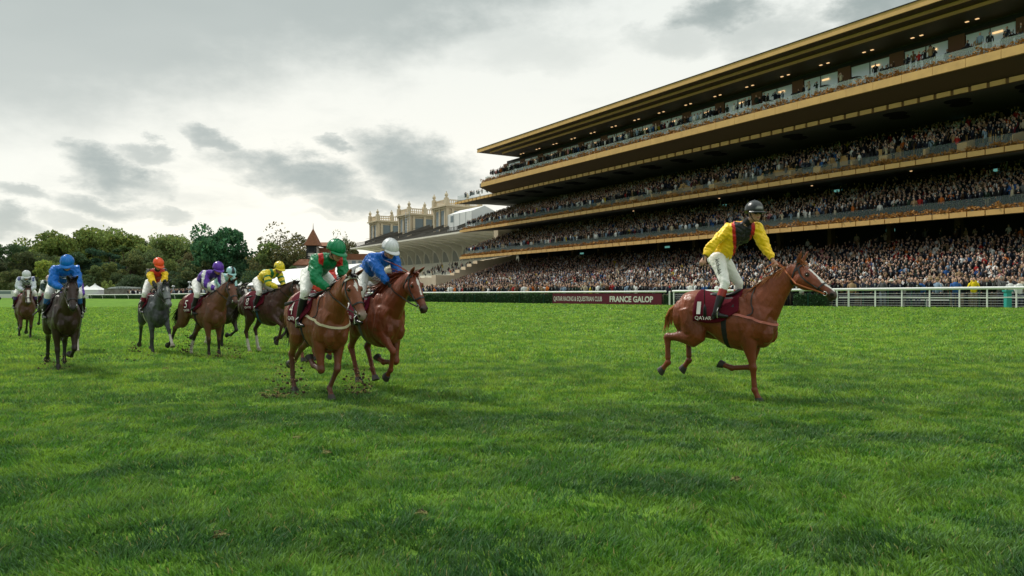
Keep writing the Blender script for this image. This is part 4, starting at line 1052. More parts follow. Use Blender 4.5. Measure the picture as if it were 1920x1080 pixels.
for i, (px, D, s, lb) in enumerate(((612, 6.9, .07, 'pale torn divot lying in the foreground grass left of centre'), (790, 5.0, .05, 'brown divot lying in the foreground grass near the centre'), (1378, 5.9, .06, 'brown divot lying in the grass below the leading horse'),
        (412, 4.55, .06, 'brown divot lying in the foreground grass at the lower left'), (558, 7.6, .05, 'small divot lying in the grass below the green jockey'), (310, 14.6, .10, 'straw coloured divot lying in the grass in front of the grey horse'))):
    mb_ = MB(); rg = np.random.default_rng(40 + i)
    mb_.mi = 1; V, F = ball((0, 0, 0), (s * .8, s * .6, .015), 10, 6); mb_.add(V * (1 + rg.uniform(-.35, .35, (len(V), 1))) + np.array((at(px, D), D, .028)), F)
    s *= .5
    for k in range(16):
        p = (at(px, D) + rg.uniform(-1, 1) * s, D + rg.uniform(-1, 1) * s, .035 + rg.random() * .02); q = s * rg.uniform(.1, .28)
        V, F = ball((0, 0, 0), (q, q * .8, q * .5), 6, 4); mb_.mi = int(rg.random() < .5); mb_.add(V * (1 + rg.uniform(-.3, .3, (len(V), 1))) + np.array(p), F)
    o = mb_.build('divot', [MATS['soil'], mat('dull_straw', (.15, .14, .045), rough=.9, var=.4, vscale=30)]); tag(o, lb, 'divot')
# ================================================================ GRANDSTAND
GOLD = mat('gold_panel', (.60, .37, .13), rough=.5, metal=.0, var=.14, vscale=.9)
GOLD2 = mat('gold_panel_joint', (.16, .085, .03), rough=.6)
CONC = mat('terrace_concrete', (.20, .20, .19), rough=.9, var=.2)
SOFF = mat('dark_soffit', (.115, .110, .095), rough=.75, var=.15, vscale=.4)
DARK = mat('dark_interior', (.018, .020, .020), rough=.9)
LIME = mat('limestone', (.56, .47, .34), rough=.85, var=.10, vscale=.35, bump=.1)
BRNZ = mat('bronze_frame', (.035, .025, .018), rough=.4, metal=.5)
GLAS = glass_mat('clear_glass', (.30, .38, .37), .12)
WIN = mat('sky_window', (.66, .76, .82), rough=.2, metal=.15, spec=.8)  # pale pane colour stands for bright sky seen through the glass
RSTEP = mat('roof_gold', (.50, .29, .12), rough=.55, var=.1)
GLASU = glass_mat('sky_sheen_glass', (.62, .70, .68), .34, spec=.3)  # sky reflection put into a paler, denser tint of the glass
WOOD = mat('brown_pier', (.13, .06, .03), rough=.7)
PLAN = mat('autumn_planting', (.34, .165, .042), rough=.9, var=.5, vscale=9)
WARM = mat('warm_lamp', (1, .7, .4), emit=(1.0, .62, .30), estr=.8)
def bs(mb, s0, s1, n0, n1, z0, z1, mi=0): mb.box(s0, s1, n0, n1, z0, z1, fr=ST, mi=mi)
def sn_prism(mb, poly, s0, s1, mi=0): mb.prism(poly, s0, s1, fr=lambda n, z, s: ST(s, n, z), mi=mi)
S0, S1 = -46.0, 104.0
stand = empty('grandstand', ST(30, -7, .5))
tag(stand, 'long modern grandstand with gold fascias, packed open tiers and a stepped flat roof', 'grandstand')
def sp(mb, name, mats, smooth=False):
    me = mb.mesh(name, mats, smooth); me.transform(Matrix.Translation(-stand.location)); return link(name, me, stand)
TIERS = {}
def tier_poly(n0, n1, z0, z1, under0, under1):
    rows = int(round(abs(n1 - n0) / .82)); P = [(n0, under0), (n0, z0)]
    for i in range(rows):
        a = n0 + (n1 - n0) * (i + 1) / rows; z = z0 + (z1 - z0) * i / max(rows - 1, 1)
        P.append((a, z));
        if i < rows - 1: P.append((a, z0 + (z1 - z0) * (i + 1) / max(rows - 1, 1)))
    P.append((n1, under1)); return P, rows
def fascia(name, s0, s1, n, z0, z1, step=1.57, gap=.10, th=.12):
    b_ = MB(); k = int((s1 - s0) / step)
    bs(b_, s0, s1, n - .25, n - .02, z0 + .01, z1 - .01, 1)
    for i in range(k):
        a = s0 + (s1 - s0) * i / k; bs(b_, a + gap / 2, a + (s1 - s0) / k - gap / 2, n - .02, n + th, z0, z1, 0)
    return sp(b_, name, [GOLD, GOLD2])
def plants(s0, s1, n0, n1, z0, z1, per=26):
    k = int((s1 - s0) * per); r_ = np.random.default_rng(int(z0 * 10)); s = r_.uniform(s0, s1, k); n = r_.uniform(n0, n1, k)
    V = []; 
    hz = z0 + (z1 - z0) * (.25 + .75 * r_.random(k)) * (.55 + .75 * vnoise(s, n * 0, 1.3))
    for j in range(3):
        q = r_.normal(0, .12, (k, 3)); P = SP + np.outer(s, SU) + np.outer(n, SN)
        V.append(np.stack([P[:, 0] + q[:, 0], P[:, 1] + q[:, 1], hz + q[:, 2] * .8], 1))
    V = np.stack(V, 1).reshape(-1, 3); F = np.arange(k * 3).reshape(-1, 3)
    me = big_mesh('planting', V - np.array(stand.location), F, PLAN); return link('planting', me, stand)
def tierlevel(nm, zf, s1=S1, rows_z=4.6, depth=14.0):
    P, rows = tier_poly(-.95, -depth, zf + .75, zf + .5 + rows_z, zf + .02, zf + 1.5)
    b_ = MB(); sn_prism(b_, P, S0, s1); sp(b_, 'seating_tier', CONC)
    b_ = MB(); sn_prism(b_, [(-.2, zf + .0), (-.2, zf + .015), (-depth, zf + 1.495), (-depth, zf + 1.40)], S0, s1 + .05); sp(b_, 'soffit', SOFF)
    fascia('fascia', S0, s1 + .4, 0, zf, zf + .48)
    b_ = MB(); bs(b_, S0, s1 + .3, -.95, -.27, zf + .03, zf + .50); sp(b_, 'planter', GOLD2)
    plants(S0, s1, -.9, .06, zf + .42, zf + 1.0, 80)
    b_ = MB(); bs(b_, S0, s1, -1.02, -.985, zf + .52, zf + 1.75); sp(b_, 'glass_balustrade', GLAS)
    TIERS[nm] = (zf + .75, zf + .5 + rows_z, -.95, -depth, rows)
tierlevel('lower', 8.5); tierlevel('middle', 13.95)
# ground terrace
P, rows = tier_poly(8.0, -12, .75, 6.9, .3, .3); b_ = MB(); sn_prism(b_, P, S0, 104); sp(b_, 'ground_terrace', CONC); TIERS['ground'] = (.75, 6.9, 8.0, -12.0, rows)
# back walls, dark concourse behind the tiers
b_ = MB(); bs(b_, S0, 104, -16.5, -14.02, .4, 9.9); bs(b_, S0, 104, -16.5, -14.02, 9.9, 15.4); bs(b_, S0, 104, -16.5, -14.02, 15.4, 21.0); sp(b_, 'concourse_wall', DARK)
for s in np.arange(S0 + 3, 100, 7.8):
    b_ = MB(); bs(b_, s, s + .55, -12.9, -12.1, 7.0, 9.8); sp(b_, 'column', mat('tan_column', (.15, .10, .05), rough=.8))
# exit gaps as thin glowing panels, and lamps, at the back of each tier
for zc, n_, ss in ((13.55 + .9, -13.98, (8, 27, 46, 70, 88)), (19.9, -13.98, (12, 33, 56, 74)), (8.9, -13.98, (2, 20, 43, 58, 81))):
    for s in ss:
        b_ = MB(); bs(b_, s, s + 1.1, n_, n_ + .04, zc, zc + .3); sp(b_, 'exit_glow_panel', mat('green_exit_glow', (.10, .28, .24), emit=(.2, .55, .48), estr=.35))
for k, (s, n_, z) in enumerate([(6, -7, 9.15), (18, -8, 9.25), (31, -7, 9.15), (44, -8, 9.25), (57, -6, 9.05), (-6, -7, 9.15), (2, -8, 14.7), (14, -7, 14.6), (27, -8, 14.7), (41, -7, 14.6), (60, -8, 14.7), (-12, -8, 14.7)]):
    b_ = MB(); b_.lathe([(.10, 0), (.13, .03), (.13, .12)], ST(s, n_, z - .02), 8); sp(b_, 'downlight', WARM)
# third floor: soffit disc lights, dashed band, sloping underside of the top deck
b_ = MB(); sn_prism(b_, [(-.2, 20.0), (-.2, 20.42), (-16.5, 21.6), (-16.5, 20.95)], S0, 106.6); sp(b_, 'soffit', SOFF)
fascia('dashed_fascia', S0, 106.8, 0, 19.95, 20.40, 1.57, .30, .10)
b_ = MB(); sn_prism(b_, [(-.3, 20.43), (2.75, 21.42), (2.75, 21.46), (-.3, 20.60)], S0, 91.2); sp(b_, 'sloping_soffit', mat('bronze_soffit', (.095, .060, .034), rough=.6))
for s in np.arange(-18, 98, 6.3):
    for n_, r_ in ((-3.2, 1.15), (-5.4, 1.0)):
        b_ = MB(); c = ST(s + (.8 if n_ < -4 else 0), n_, 0); q = [(math.cos(a) * r_, math.sin(a) * r_) for a in np.linspace(0, 2 * math.pi, 20, endpoint=False)]
        zc = 20.0 + (-n_ - .2) / 16.3 * .95
        b_.prism(q, zc - .07, zc - .02, fr=lambda a, b, h, c=c: (c[0] + a, c[1] + b, h)); sp(b_, 'ceiling_disc', mat('black_disc', (.006, .007, .007), rough=.8))
# end balcony of the third floor
b_ = MB(); bs(b_, 91.3, 106.7, -14, -.28, 20.45, 20.62); sp(b_, 'balcony_deck', CONC)
b_ = MB(); bs(b_, 91.3, 106.6, -.60, -.57, 20.63, 21.75); bs(b_, 106.57, 106.6, -10, -.62, 20.63, 21.75); sp(b_, 'glass_balustrade', GLAS)
b_ = MB(); sn_prism(b_, [(-.4, 20.62), (1.9, 21.5), (.2, 22.0), (.5, 21.2), (-.1, 20.9)], 90.6, 91.15); sp(b_, 'white_bracket', mat('white_metal', (.7, .7, .68), rough=.5))
# top deck
b_ = MB(); bs(b_, S0, 91.3, -16.5, 2.72, 21.47, 22.15); bs(b_, S0, 91.1, -2.84, 1.4, 22.151, 22.85); sp(b_, 'top_deck', CONC)
b_ = MB(); 
for i in range(int((91.4 - S0) / 2.9)):
    a = S0 + i * 2.9; bs(b_, a + .015, a + 2.885, 2.74, 3.0, 21.4, 22.18)
sp(b_, 'fascia', GOLD)
plants(S0, 91, 1.75, 2.8, 22.05, 22.85, 80)
b_ = MB(); bs(b_, S0, 91.2, 1.52, 1.56, 22.16, 23.5); bs(b_, 91.16, 91.2, -2.9, 1.5, 22.16, 23.5); sp(b_, 'glass_balustrade', GLASU)
b_ = MB()
for s in np.arange(S0, 91, 4.4): bs(b_, s, s + .06, 1.44, 1.50, 22.16, 23.55)
sp(b_, 'balustrade_posts', mat('gold_post', (.5, .4, .22), rough=.4, metal=.5))
# glazed wall of the top floor
s = S0
while s < 90:
    b_ = MB(); bs(b_, s, s + 2.1, -3.1, -3.0, 22.2, 26.2); sp(b_, 'window', WIN)
    b_ = MB(); bs(b_, s + 2.16, s + 4.3, -3.1, -3.0, 22.2, 26.2); sp(b_, 'window', WIN)
    b_ = MB(); bs(b_, s + 4.36, s + 5.9, -3.25, -2.85, 22.16, 26.4); sp(b_, 'pier', WOOD)
    s += 6.0
b_ = MB(); bs(b_, S0, 91, -3.4, -3.12, 22.16, 26.9); bs(b_, 90.9, 91.1, -16, -3.42, 22.16, 26.9); sp(b_, 'wall', DARK)
b_ = MB(); bs(b_, S0, 91, -2.98, -2.9, 26.2, 26.42); 
for s in np.arange(S0 + 2.11, 90, 6.0): bs(b_, s, s + .05, -2.99, -2.93, 22.2, 26.2)
sp(b_, 'window_frame', BRNZ)
# stepped roof
b_ = MB(); bs(b_, S0, 89.9, -17, 4.0, 27.95, 28.25); bs(b_, S0, 89.9, 3.9, 4.05, 27.62, 27.949); sp(b_, 'roof', GOLD)
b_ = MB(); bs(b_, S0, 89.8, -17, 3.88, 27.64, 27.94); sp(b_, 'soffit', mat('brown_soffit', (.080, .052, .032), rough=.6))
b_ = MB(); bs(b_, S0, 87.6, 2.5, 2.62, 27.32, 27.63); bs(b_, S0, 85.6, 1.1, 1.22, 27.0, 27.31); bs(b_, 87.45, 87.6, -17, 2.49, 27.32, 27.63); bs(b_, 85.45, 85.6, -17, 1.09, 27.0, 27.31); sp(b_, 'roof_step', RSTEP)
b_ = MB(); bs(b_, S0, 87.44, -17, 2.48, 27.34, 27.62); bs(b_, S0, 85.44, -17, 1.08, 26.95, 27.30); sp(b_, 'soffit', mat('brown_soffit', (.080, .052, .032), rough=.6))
b_ = MB(); bs(b_, S0, 89.95, 3.0, 4.08, 28.252, 28.34); sp(b_, 'roof_edge', BRNZ)
for s in np.arange(-6, 86, 5.2):
    for d in (0, .9):
        b_ = MB(); bs(b_, s + d, s + d + .3, -1.6, -1.4, 26.90, 26.945); sp(b_, 'downlight', WARM)
for s in np.arange(-3, 86, 6.0):
    b_ = MB(); bs(b_, s, s + .9, -2.89, -2.87, 25.55, 25.72); sp(b_, 'strip_light', WARM)
# gold seat boxes on the middle tier (right half)
MID = TIERS['middle']
def mid_floor(n): return MID[0] + (MID[1] - MID[0]) * (-n - .95) / 13.05
k = 0
for s in np.arange(-22, 62, 3.9):
    b_ = MB(); hgt = 1.15
    sn_prism(b_, [(-1.2, 14.46), (-1.2, 14.46 + hgt), (-3.3, 14.46 + hgt + .55), (-3.3, 14.6)], s, s + (.9 if k % 2 else .22)); 
    sp(b_, 'seat_partition', GOLD); k += 1
for s in np.arange(-20, 50, 7.8):
    b_ = MB(); bs(b_, s, s + 5.2, -4.9, -4.7, mid_floor(-4.8) - .1, mid_floor(-4.8) + 1.05); sp(b_, 'box_front', GOLD)
# end wall with stepped foot
b_ = MB()
poly = [(5.2, .3), (5.2, 5.2), (1.0, 5.2), (1.0, 5.75), (-.2, 5.75), (-.2, 6.4), (-1.6, 6.4), (-1.6, 7.05), (-3.0, 7.05), (-3.0, 7.7), (-4.4, 7.7), (-4.4, 8.35), (-6.0, 8.35), (-6.0, 8.48), (-14.0, 9.8), (-14.0, .3)]
sn_prism(b_, poly, 105.0, 107.0); sn_prism(b_, [(-9.2, 9.9), (-9.2, 15.0), (-14, 15.4), (-14, 9.9)], 104.6, 106.4); sp(b_, 'end_wall', LIME)
b_ = MB()                                                                 # raised arch line on the end wall
arc = [(-4.6 + math.cos(a) * 3.0, .6 + math.sin(a) * 2.6) for a in np.linspace(0, math.pi, 15)]
for i in range(14):
    (a0, z0), (a1, z1) = arc[i], arc[i + 1]; r0 = 1.07
    c = (-4.6, .6); o0 = (c[0] + (a0 - c[0]) * r0, c[1] + (z0 - c[1]) * r0); o1 = (c[0] + (a1 - c[0]) * r0, c[1] + (z1 - c[1]) * r0)
    sn_prism(b_, [(a0, z0), (o0[0], o0[1]), (o1[0], o1[1]), (a1, z1)], 104.85, 104.995)
bs(b_, 104.9, 104.99, -1.4, 5.2, 3.1, 3.25); sp(b_, 'string_course', mat('grey_stone', (.22, .19, .15), rough=.9))
# tables on the top deck
for i, s in enumerate(np.arange(-14, 30, 3.7)):
    b_ = MB(); c = ST(s, .2, 22.86); b_.lathe([(.25, 0), (.25, .03), (.04, .05), (.04, 1.02), (.55, 1.04), (.55, 1.08)], c, 14)
    o = b_.build('bar_table', BRNZ); o.data.transform(Matrix.Translation(-Vector(c))); o.location = c; tag(o, ['first', 'second', 'third', 'fourth', 'fifth', 'sixth', 'seventh', 'eighth', 'ninth', 'tenth', 'eleventh', 'twelfth'][i] + ' round black table from the right end of the open top deck', 'table', 'round tables on the top deck')

# ================================================================ OLD STAND with its pavilions
OLDW = mat('white_concrete', (.72, .70, .60), rough=.85, var=.12, vscale=.3)
SEAT = mat('dark_seats', (.085, .080, .070), rough=.8)
PANE = mat('pavilion_glass', (.16, .20, .22), rough=.25)
def s_of(px, n):
    k = (px - 960) / FPX; ax = SP[0] + SN[0] * n; ay = SP[1] + SN[1] * n
    return (ax - k * ay) / (k * SU[1] - SU[0])
def y2z(py, s, n): return zpx(py, ST(s, n, 0)[1])
old = empty('old_grandstand', ST(160, -16, .5)); tag(old, 'old white concrete stand with arched back wall and a thin curved canopy', 'grandstand')
def op(mb, name, mats, smooth=False, root=old):
    me = mb.mesh(name, mats, smooth); me.transform(Matrix.Translation(-root.location)); return link(name, me, root)
OS0, OS1 = 112.0, 203.0
b_ = MB(); P, orow = tier_poly(-12, -25, 5.3, 10.4, .4, .4); sn_prism(b_, P, OS0, OS1); op(b_, 'steps', OLDW)
b_ = MB(); bs(b_, OS0 - 4, OS1, -11.98, -11.6, .4, 5.6); op(b_, 'terrace_wall', LIME)
b_ = MB(); bs(b_, OS0, OS1, -25.6, -25.02, 6, 14.6); op(b_, 'back_wall', OLDW)
b_ = MB(); cn = [(-11.5, 15.85), (-11.5, 16.25), (-14, 16.6), (-25.6, 16.9), (-25.6, 14.2), (-22, 15.2), (-16, 15.8)]; sn_prism(b_, cn, OS0 + 6, OS1); op(b_, 'canopy', OLDW)
b_ = MB(); sn_prism(b_, [(-11.9, 16.0), (-12.1, 16.4), (-17, 16.9), (-24, 16.5), (-24, 15.8), (-16, 16.0)], 96, OS0 + 5.8); op(b_, 'canopy_end', OLDW)
for s in np.arange(OS0 + 8, OS1, 6.2):
    b_ = MB(); prof = [(-25.0, 9.9), (-24.5, 9.9), (-24.4, 11.0), (-23.6, 12.8), (-21.6, 14.3), (-18.5, 15.3), (-14.5, 15.75), (-14.5, 15.9), (-25.0, 15.9)]
    sn_prism(b_, prof, s, s + .5); op(b_, 'rib', OLDW)
    b_ = MB(); ar = [(s + 1.4 + 1.9 + math.cos(a) * 1.9, 12.2 + math.sin(a) * 1.9) for a in np.linspace(0, math.pi, 9)] + [(s + 1.4, 10.45), (s + 5.2, 10.45)]
    b_.prism(ar, -25.0, -24.9, fr=lambda a, z, n: ST(a, n, z)); op(b_, 'arched_niche', mat('niche_shade', (.33, .34, .30), rough=.9))  # flat arch panel, the shade of a recess put into its darker colour
b_ = MB(); P, _ = tier_poly(-12.6, -23, 16.6, 19.8, 16.3, 16.5); sn_prism(b_, P, OS0 - 6, OS1 - 2); op(b_, 'upper_seats', SEAT)
b_ = MB()
for s in np.arange(OS0 - 4, OS1 - 2, .8): bs(b_, s, s + .12, -12.7, -12.6, 16.6, 17.75)
for n_, z_ in ((-12.65, 17.75), (-16, 19.2), (-19, 20.4)): bs(b_, OS0 - 4, OS1 - 2, n_ - .03, n_ + .03, z_, z_ + .07)
for s in np.arange(OS0, OS1 - 4, 9): sn_prism(b_, [(-12.7, 17.0), (-12.7, 17.9), (-22.5, 21.6), (-22.5, 20.7)], s, s + .08)
op(b_, 'railing', SEAT)
def n_of(px, s):
    k = (px - 960) / FPX; ax = SP[0] + SU[0] * s; ay = SP[1] + SU[1] * s
    return (ax - k * ay) / (k * SN[1] - SN[0])
def pavilion(pxl, pxc, pxr, ytop, label, n0=-18.0):
    """pxl..pxc is the front towards the track, pxc..pxr the end wall that faces the lens"""
    s0, s1 = s_of(pxc, n0), s_of(pxl, n0); n1 = max(n_of(pxr, s0), n0 - 17); sm = (s0 + s1) / 2
    zt = y2z(ytop, s0, n0); zb = 17.0; root = empty('pavilion', ST(sm, (n0 + n1) / 2, zb)); tag(root, label, 'pavilion', 'stone pavilions on top of the old stand')
    q = lambda mb, nm, mt: op(mb, nm, mt, root=root)
    zc = zt - 2.0
    b_ = MB(); bs(b_, s0, s1, n1, n0, zb, zc); q(b_, 'wall', LIME)
    b_ = MB(); bs(b_, s0 - .8, s1 + .8, n1 - .8, n0 + .8, zc, zc + .35); bs(b_, s0 - .35, s1 + .35, n1 - .35, n0 + .35, zc - .5, zc - .001); q(b_, 'cornice', LIME)
    L = n0 - n1; fr_ = L / 10
    for (a0, a1) in ((2.1, 5.6), (6.5, 9.2)):                              # big openings in the end wall
        b_ = MB(); bs(b_, s0 - .04, s0, n0 - a1 * fr_, n0 - a0 * fr_, zb + .6, zc - 1.0); q(b_, 'window', PANE)
    W_ = s1 - s0
    for i in range(2):
        b_ = MB(); bs(b_, s0 + W_ * (.16 + .40 * i), s0 + W_ * (.42 + .40 * i), n0, n0 + .04, zb + .6, zc - 1.0); q(b_, 'window', PANE)
    for a in (.2, 1.75, 6.05, 9.7):
        b_ = MB(); bs(b_, s0 - .34, s0 - .045, n0 - a * fr_ - .38, n0 - a * fr_ + .38, zb, zc - .51); q(b_, 'pilaster', LIME)
    for a in (.06, .5, .94):
        b_ = MB(); bs(b_, s0 + W_ * a - .35, s0 + W_ * a + .35, n0 + .045, n0 + .30, zb, zc - .51); q(b_, 'pilaster', LIME)
    b_ = MB()
    for z_ in ((zc + .36, zc + .6), (zt - .28, zt)): bs(b_, s0 + .26, s1, n0 - .25, n0, *z_); bs(b_, s0, s0 + .25, n1, n0, *z_); bs(b_, s1 - .25, s1, n1, n0 - .26, *z_)
    for a in np.arange(s0 + .4, s1, .6): bs(b_, a, a + .22, n0 - .2, n0 - .05, zc + .61, zt - .29)
    for a in np.arange(n1 + .2, n0 - .3, .6): bs(b_, s0 + .03, s0 + .2, a, a + .22, zc + .61, zt - .29)
    q(b_, 'balustrade', LIME)
    for (a, c_) in ((s0, n0), (s1, n0), (s1, n1), (s0, n0 - L * .62), (s0, n1)):
        b_ = MB(); bs(b_, a - .5, a + .5, c_ - .5, c_ + .5, zc + .36, zt + .3); b_.lathe([(.42, 0), (.5, .1), (.25, .25), (.5, .7), (.42, 1.1), (.14, 1.35), (.12, 1.7)], ST(a, c_, zt + .3), 10); q(b_, 'urn', LIME)
pavilion(694, 708, 750, 404, 'stone pavilion farthest left on the old stand, with windows and urns')
pavilion(748, 767, 814, 390, 'stone pavilion in the middle of the old stand, beside the radio mast')
pavilion(814, 837, 900, 373, 'stone pavilion nearest the gold grandstand, partly behind the white cabin')
b_ = MB(); sa, sb_ = s_of(905, -26), s_of(990, -26)
bs(b_, min(sa, sb_), max(sa, sb_), -34, -26, 15, 22)
for i in range(8):
    a = min(sa, sb_) + abs(sb_ - sa) * (i + .3) / 8; bs(b_, a, a + .5, -26, -25.6, 15, 21.6)
o = op(b_, 'stone_block', LIME); tag(link('stone_building', o.data, None, loc=old.location), 'pale stone building block glimpsed below the third floor end balcony', 'building'); bpy.data.objects.remove(o)
# radio mast
b_ = MB(); c = ST(s_of(764, -17), -17, 0); zb_, zt_ = 20.0, y2z(396, s_of(764, -17), -17)
for dx in (-.6, .6): b_.tube([(c[0] + dx, c[1], zb_), (c[0] + dx, c[1], zt_)], .06, 5)
for z in np.arange(zb_, zt_, .8): b_.tube([(c[0] - .6, c[1], z), (c[0] + .6, c[1], z + .4)], .04, 4)
o = b_.build('mast', mat('pale_steel', (.45, .47, .48), rough=.5)); tag(o, 'slim pale lattice mast in front of the middle stone pavilion', 'mast')
# white cabin / marquee on the old stand
c0, c1 = s_of(885, -15), s_of(840, -15); r_ = empty('white_cabin', ST((c0 + c1) / 2, -17, 17)); tag(r_, 'white tent cabin on top of the old stand beside the gold balcony', 'cabin')
WTENT = mat('white_canvas', (.66, .67, .67), rough=.8, var=.06, vscale=.4)
b_ = MB(); zc = y2z(390, c0, -15); bs(b_, c0, c1, -22, -15, 17.0, zc - .6); sn_prism(b_, [(-15, zc - .6), (-18.5, zc + .8), (-22, zc - .6)], c0, c1); op(b_, 'canvas', WTENT, root=r_)
b_ = MB(); bs(b_, c1 - 2.9, c1 - 1.5, -15, -14.95, zc - 2.6, zc - 1.0); op(b_, 'window', PANE, root=r_)
b_ = MB()
for k in range(5): bs(b_, c0 + (c1 - c0) * k / 4 - .06, c0 + (c1 - c0) * k / 4 + .06, -14.99, -14.93, 17, zc - .6)
op(b_, 'frame', mat('pale_steel', (.45, .47, .48)), root=r_)

# paved ground behind the rail
V = []; F = []; ts = np.arange(-90, 300, 6.0); qs = (1.2, 4, 9, 20, 45, 130)
for t in ts:
    for q in qs: p = RA + RD * t + RN * q; V.append((p[0], p[1], float(zg(p[0], p[1])) + .012))
nq = len(qs); F = [(i * nq + j, (i + 1) * nq + j, (i + 1) * nq + j + 1, i * nq + j + 1) for i in range(len(ts) - 1) for j in range(nq - 1)]
o = MB().add(V, F).build('forecourt', mat('asphalt', (.075, .073, .070), rough=.95, var=.25, vscale=.7)); tag(o, kind='structure')
# ================================================================ RUNNING RAIL, HEDGES, BOARD, FENCE
WP = mat('white_paint', (.74, .75, .73), rough=.45, var=.05, vscale=1.2); GP = mat('green_post', (.0, .055, .035), rough=.5)
def rz(t, q=0.0): p = rail_pt(t, q); return float(zg(p[0], p[1]))
def RP(t, q, h): p = rail_pt(t, q); return (float(p[0]), float(p[1]), rz(t, q) + h)
def t_of(px): k = (px - 960) / FPX; return float((RA[0] - k * RA[1]) / (k * RD[1] - RD[0]))
rail = empty('running_rail', RP(30, 0, 0)); tag(rail, 'white running rail along the far side of the track', 'rail')
def rp(mb, name, mats, root=rail, smooth=False):
    me = mb.mesh(name, mats, smooth); me.transform(Matrix.Translation(-root.location)); return link(name, me, root)
tb = t_of(1249); ts_end = 215
def rail_h(t): return float(np.interp(t, [-30, 0, 50, 110, 160, 220], [1.15, 1.15, 1.02, .88, .80, .72]))
b_ = MB(); T_ = list(np.arange(tb, ts_end, 3.0)); b_.tube([RP(t, 0, rail_h(t)) for t in T_], [(.075, .06)] * len(T_), 8, side=(0, 0, 1)); rp(b_, 'rail_bar', WP, smooth=True)
b_ = MB(); T2 = list(np.arange(-34, tb - .6, 2.0)) + [tb - .5]; b_.tube([RP(t, .1, rail_h(t) + .02) for t in T2], [(.085, .06)] * len(T2), 8, side=(0, 0, 1)); rp(b_, 'rail_bar', WP, smooth=True)
for t in list(np.arange(tb + 60, ts_end, 7.5)):
    b_ = MB(); b_.tube([RP(t, .0, rail_h(t) - .03), RP(t, .12, rail_h(t) * .5), RP(t, .16, -.05)], .04, 6); rp(b_, 'post', WP)
for px in (1254, 1262, 1568, 1590, 1640, 1690, 1742, 1798, 1850, 1905, 1960):
    t = t_of(px); b_ = MB(); w_ = .075 if px in (1254, 1568, 1590) else .045
    b_.tube([RP(t, .1, -.05), RP(t, .1, rail_h(t))], w_, 4 if w_ > .05 else 6); rp(b_, 'post', WP)
b_ = MB(); t0, t1 = t_of(1572), -34; T3 = list(np.linspace(t0, t1, 24)); b_.tube([RP(t, .12, .62 + .02 * math.sin(i * 1.3)) for i, t in enumerate(T3)], .03, 6); rp(b_, 'lower_bar', WP)
# wire fence behind with green posts
fence = empty('wire_fence', RP(t_of(1700), .9, 0)); tag(fence, 'wire fence with green posts behind the white rail at the right', 'fence')
def wires(t0, t1):
    b_ = MB()
    for h in (.12, .27, .42, .57, .72, .87): b_.tube([RP(t, .95, h) for t in np.linspace(t0, t1, 8)], .009, 4)
    rp(b_, 'wire', mat('pale_wire', (.5, .52, .52), rough=.5), fence)
wires(t_of(1545), -34); wires(t_of(1281), t_of(1250)); 
for px in (1508, 1608, 1655, 1700, 1726, 1772, 1828, 1878, 1930):
    b_ = MB(); t = t_of(px); b_.tube([RP(t, .98, -.05), RP(t, .98, 1.0)], .03, 6); rp(b_, 'post', GP, fence)
b_ = MB(); t = t_of(1886); b_.box(-.14, .14, -.14, .14, 0, .95, fr=lambda x, y, z: (RP(t, .45, 0)[0] + x, RP(t, .45, 0)[1] + y, RP(t, .45, 0)[2] + z)); b_.box(-.2, .2, -.2, .2, .951, 1.05, fr=lambda x, y, z: (RP(t, .45, 0)[0] + x, RP(t, .45, 0)[1] + y, RP(t, .45, 0)[2] + z))
tag(b_.build('bollard', mat('teal_paint', (.03, .30, .26), rough=.5)), 'teal green post with a flat cap beside the white rail at the right', 'post')
ben = empty('bench', RP(t_of(1715), 2.2, 0)); tag(ben, 'long low white bench behind the rail at the right', 'bench')
ta, tz = t_of(1768), t_of(1668)
def BX(mb, t0, t1, q0, q1, h0, h1): mb.box(t0, t1, q0, q1, h0, h1, fr=lambda t, q, h: RP(t, q, h))
b_ = MB(); BX(b_, ta, tz, 2.2, 2.5, .42, .48); rp(b_, 'seat', WP, ben)
for t in (ta + .05, (ta + tz) / 2, tz - .15): b_ = MB(); BX(b_, t, t + .08, 2.25, 2.45, 0, .42); rp(b_, 'leg', WP, ben)
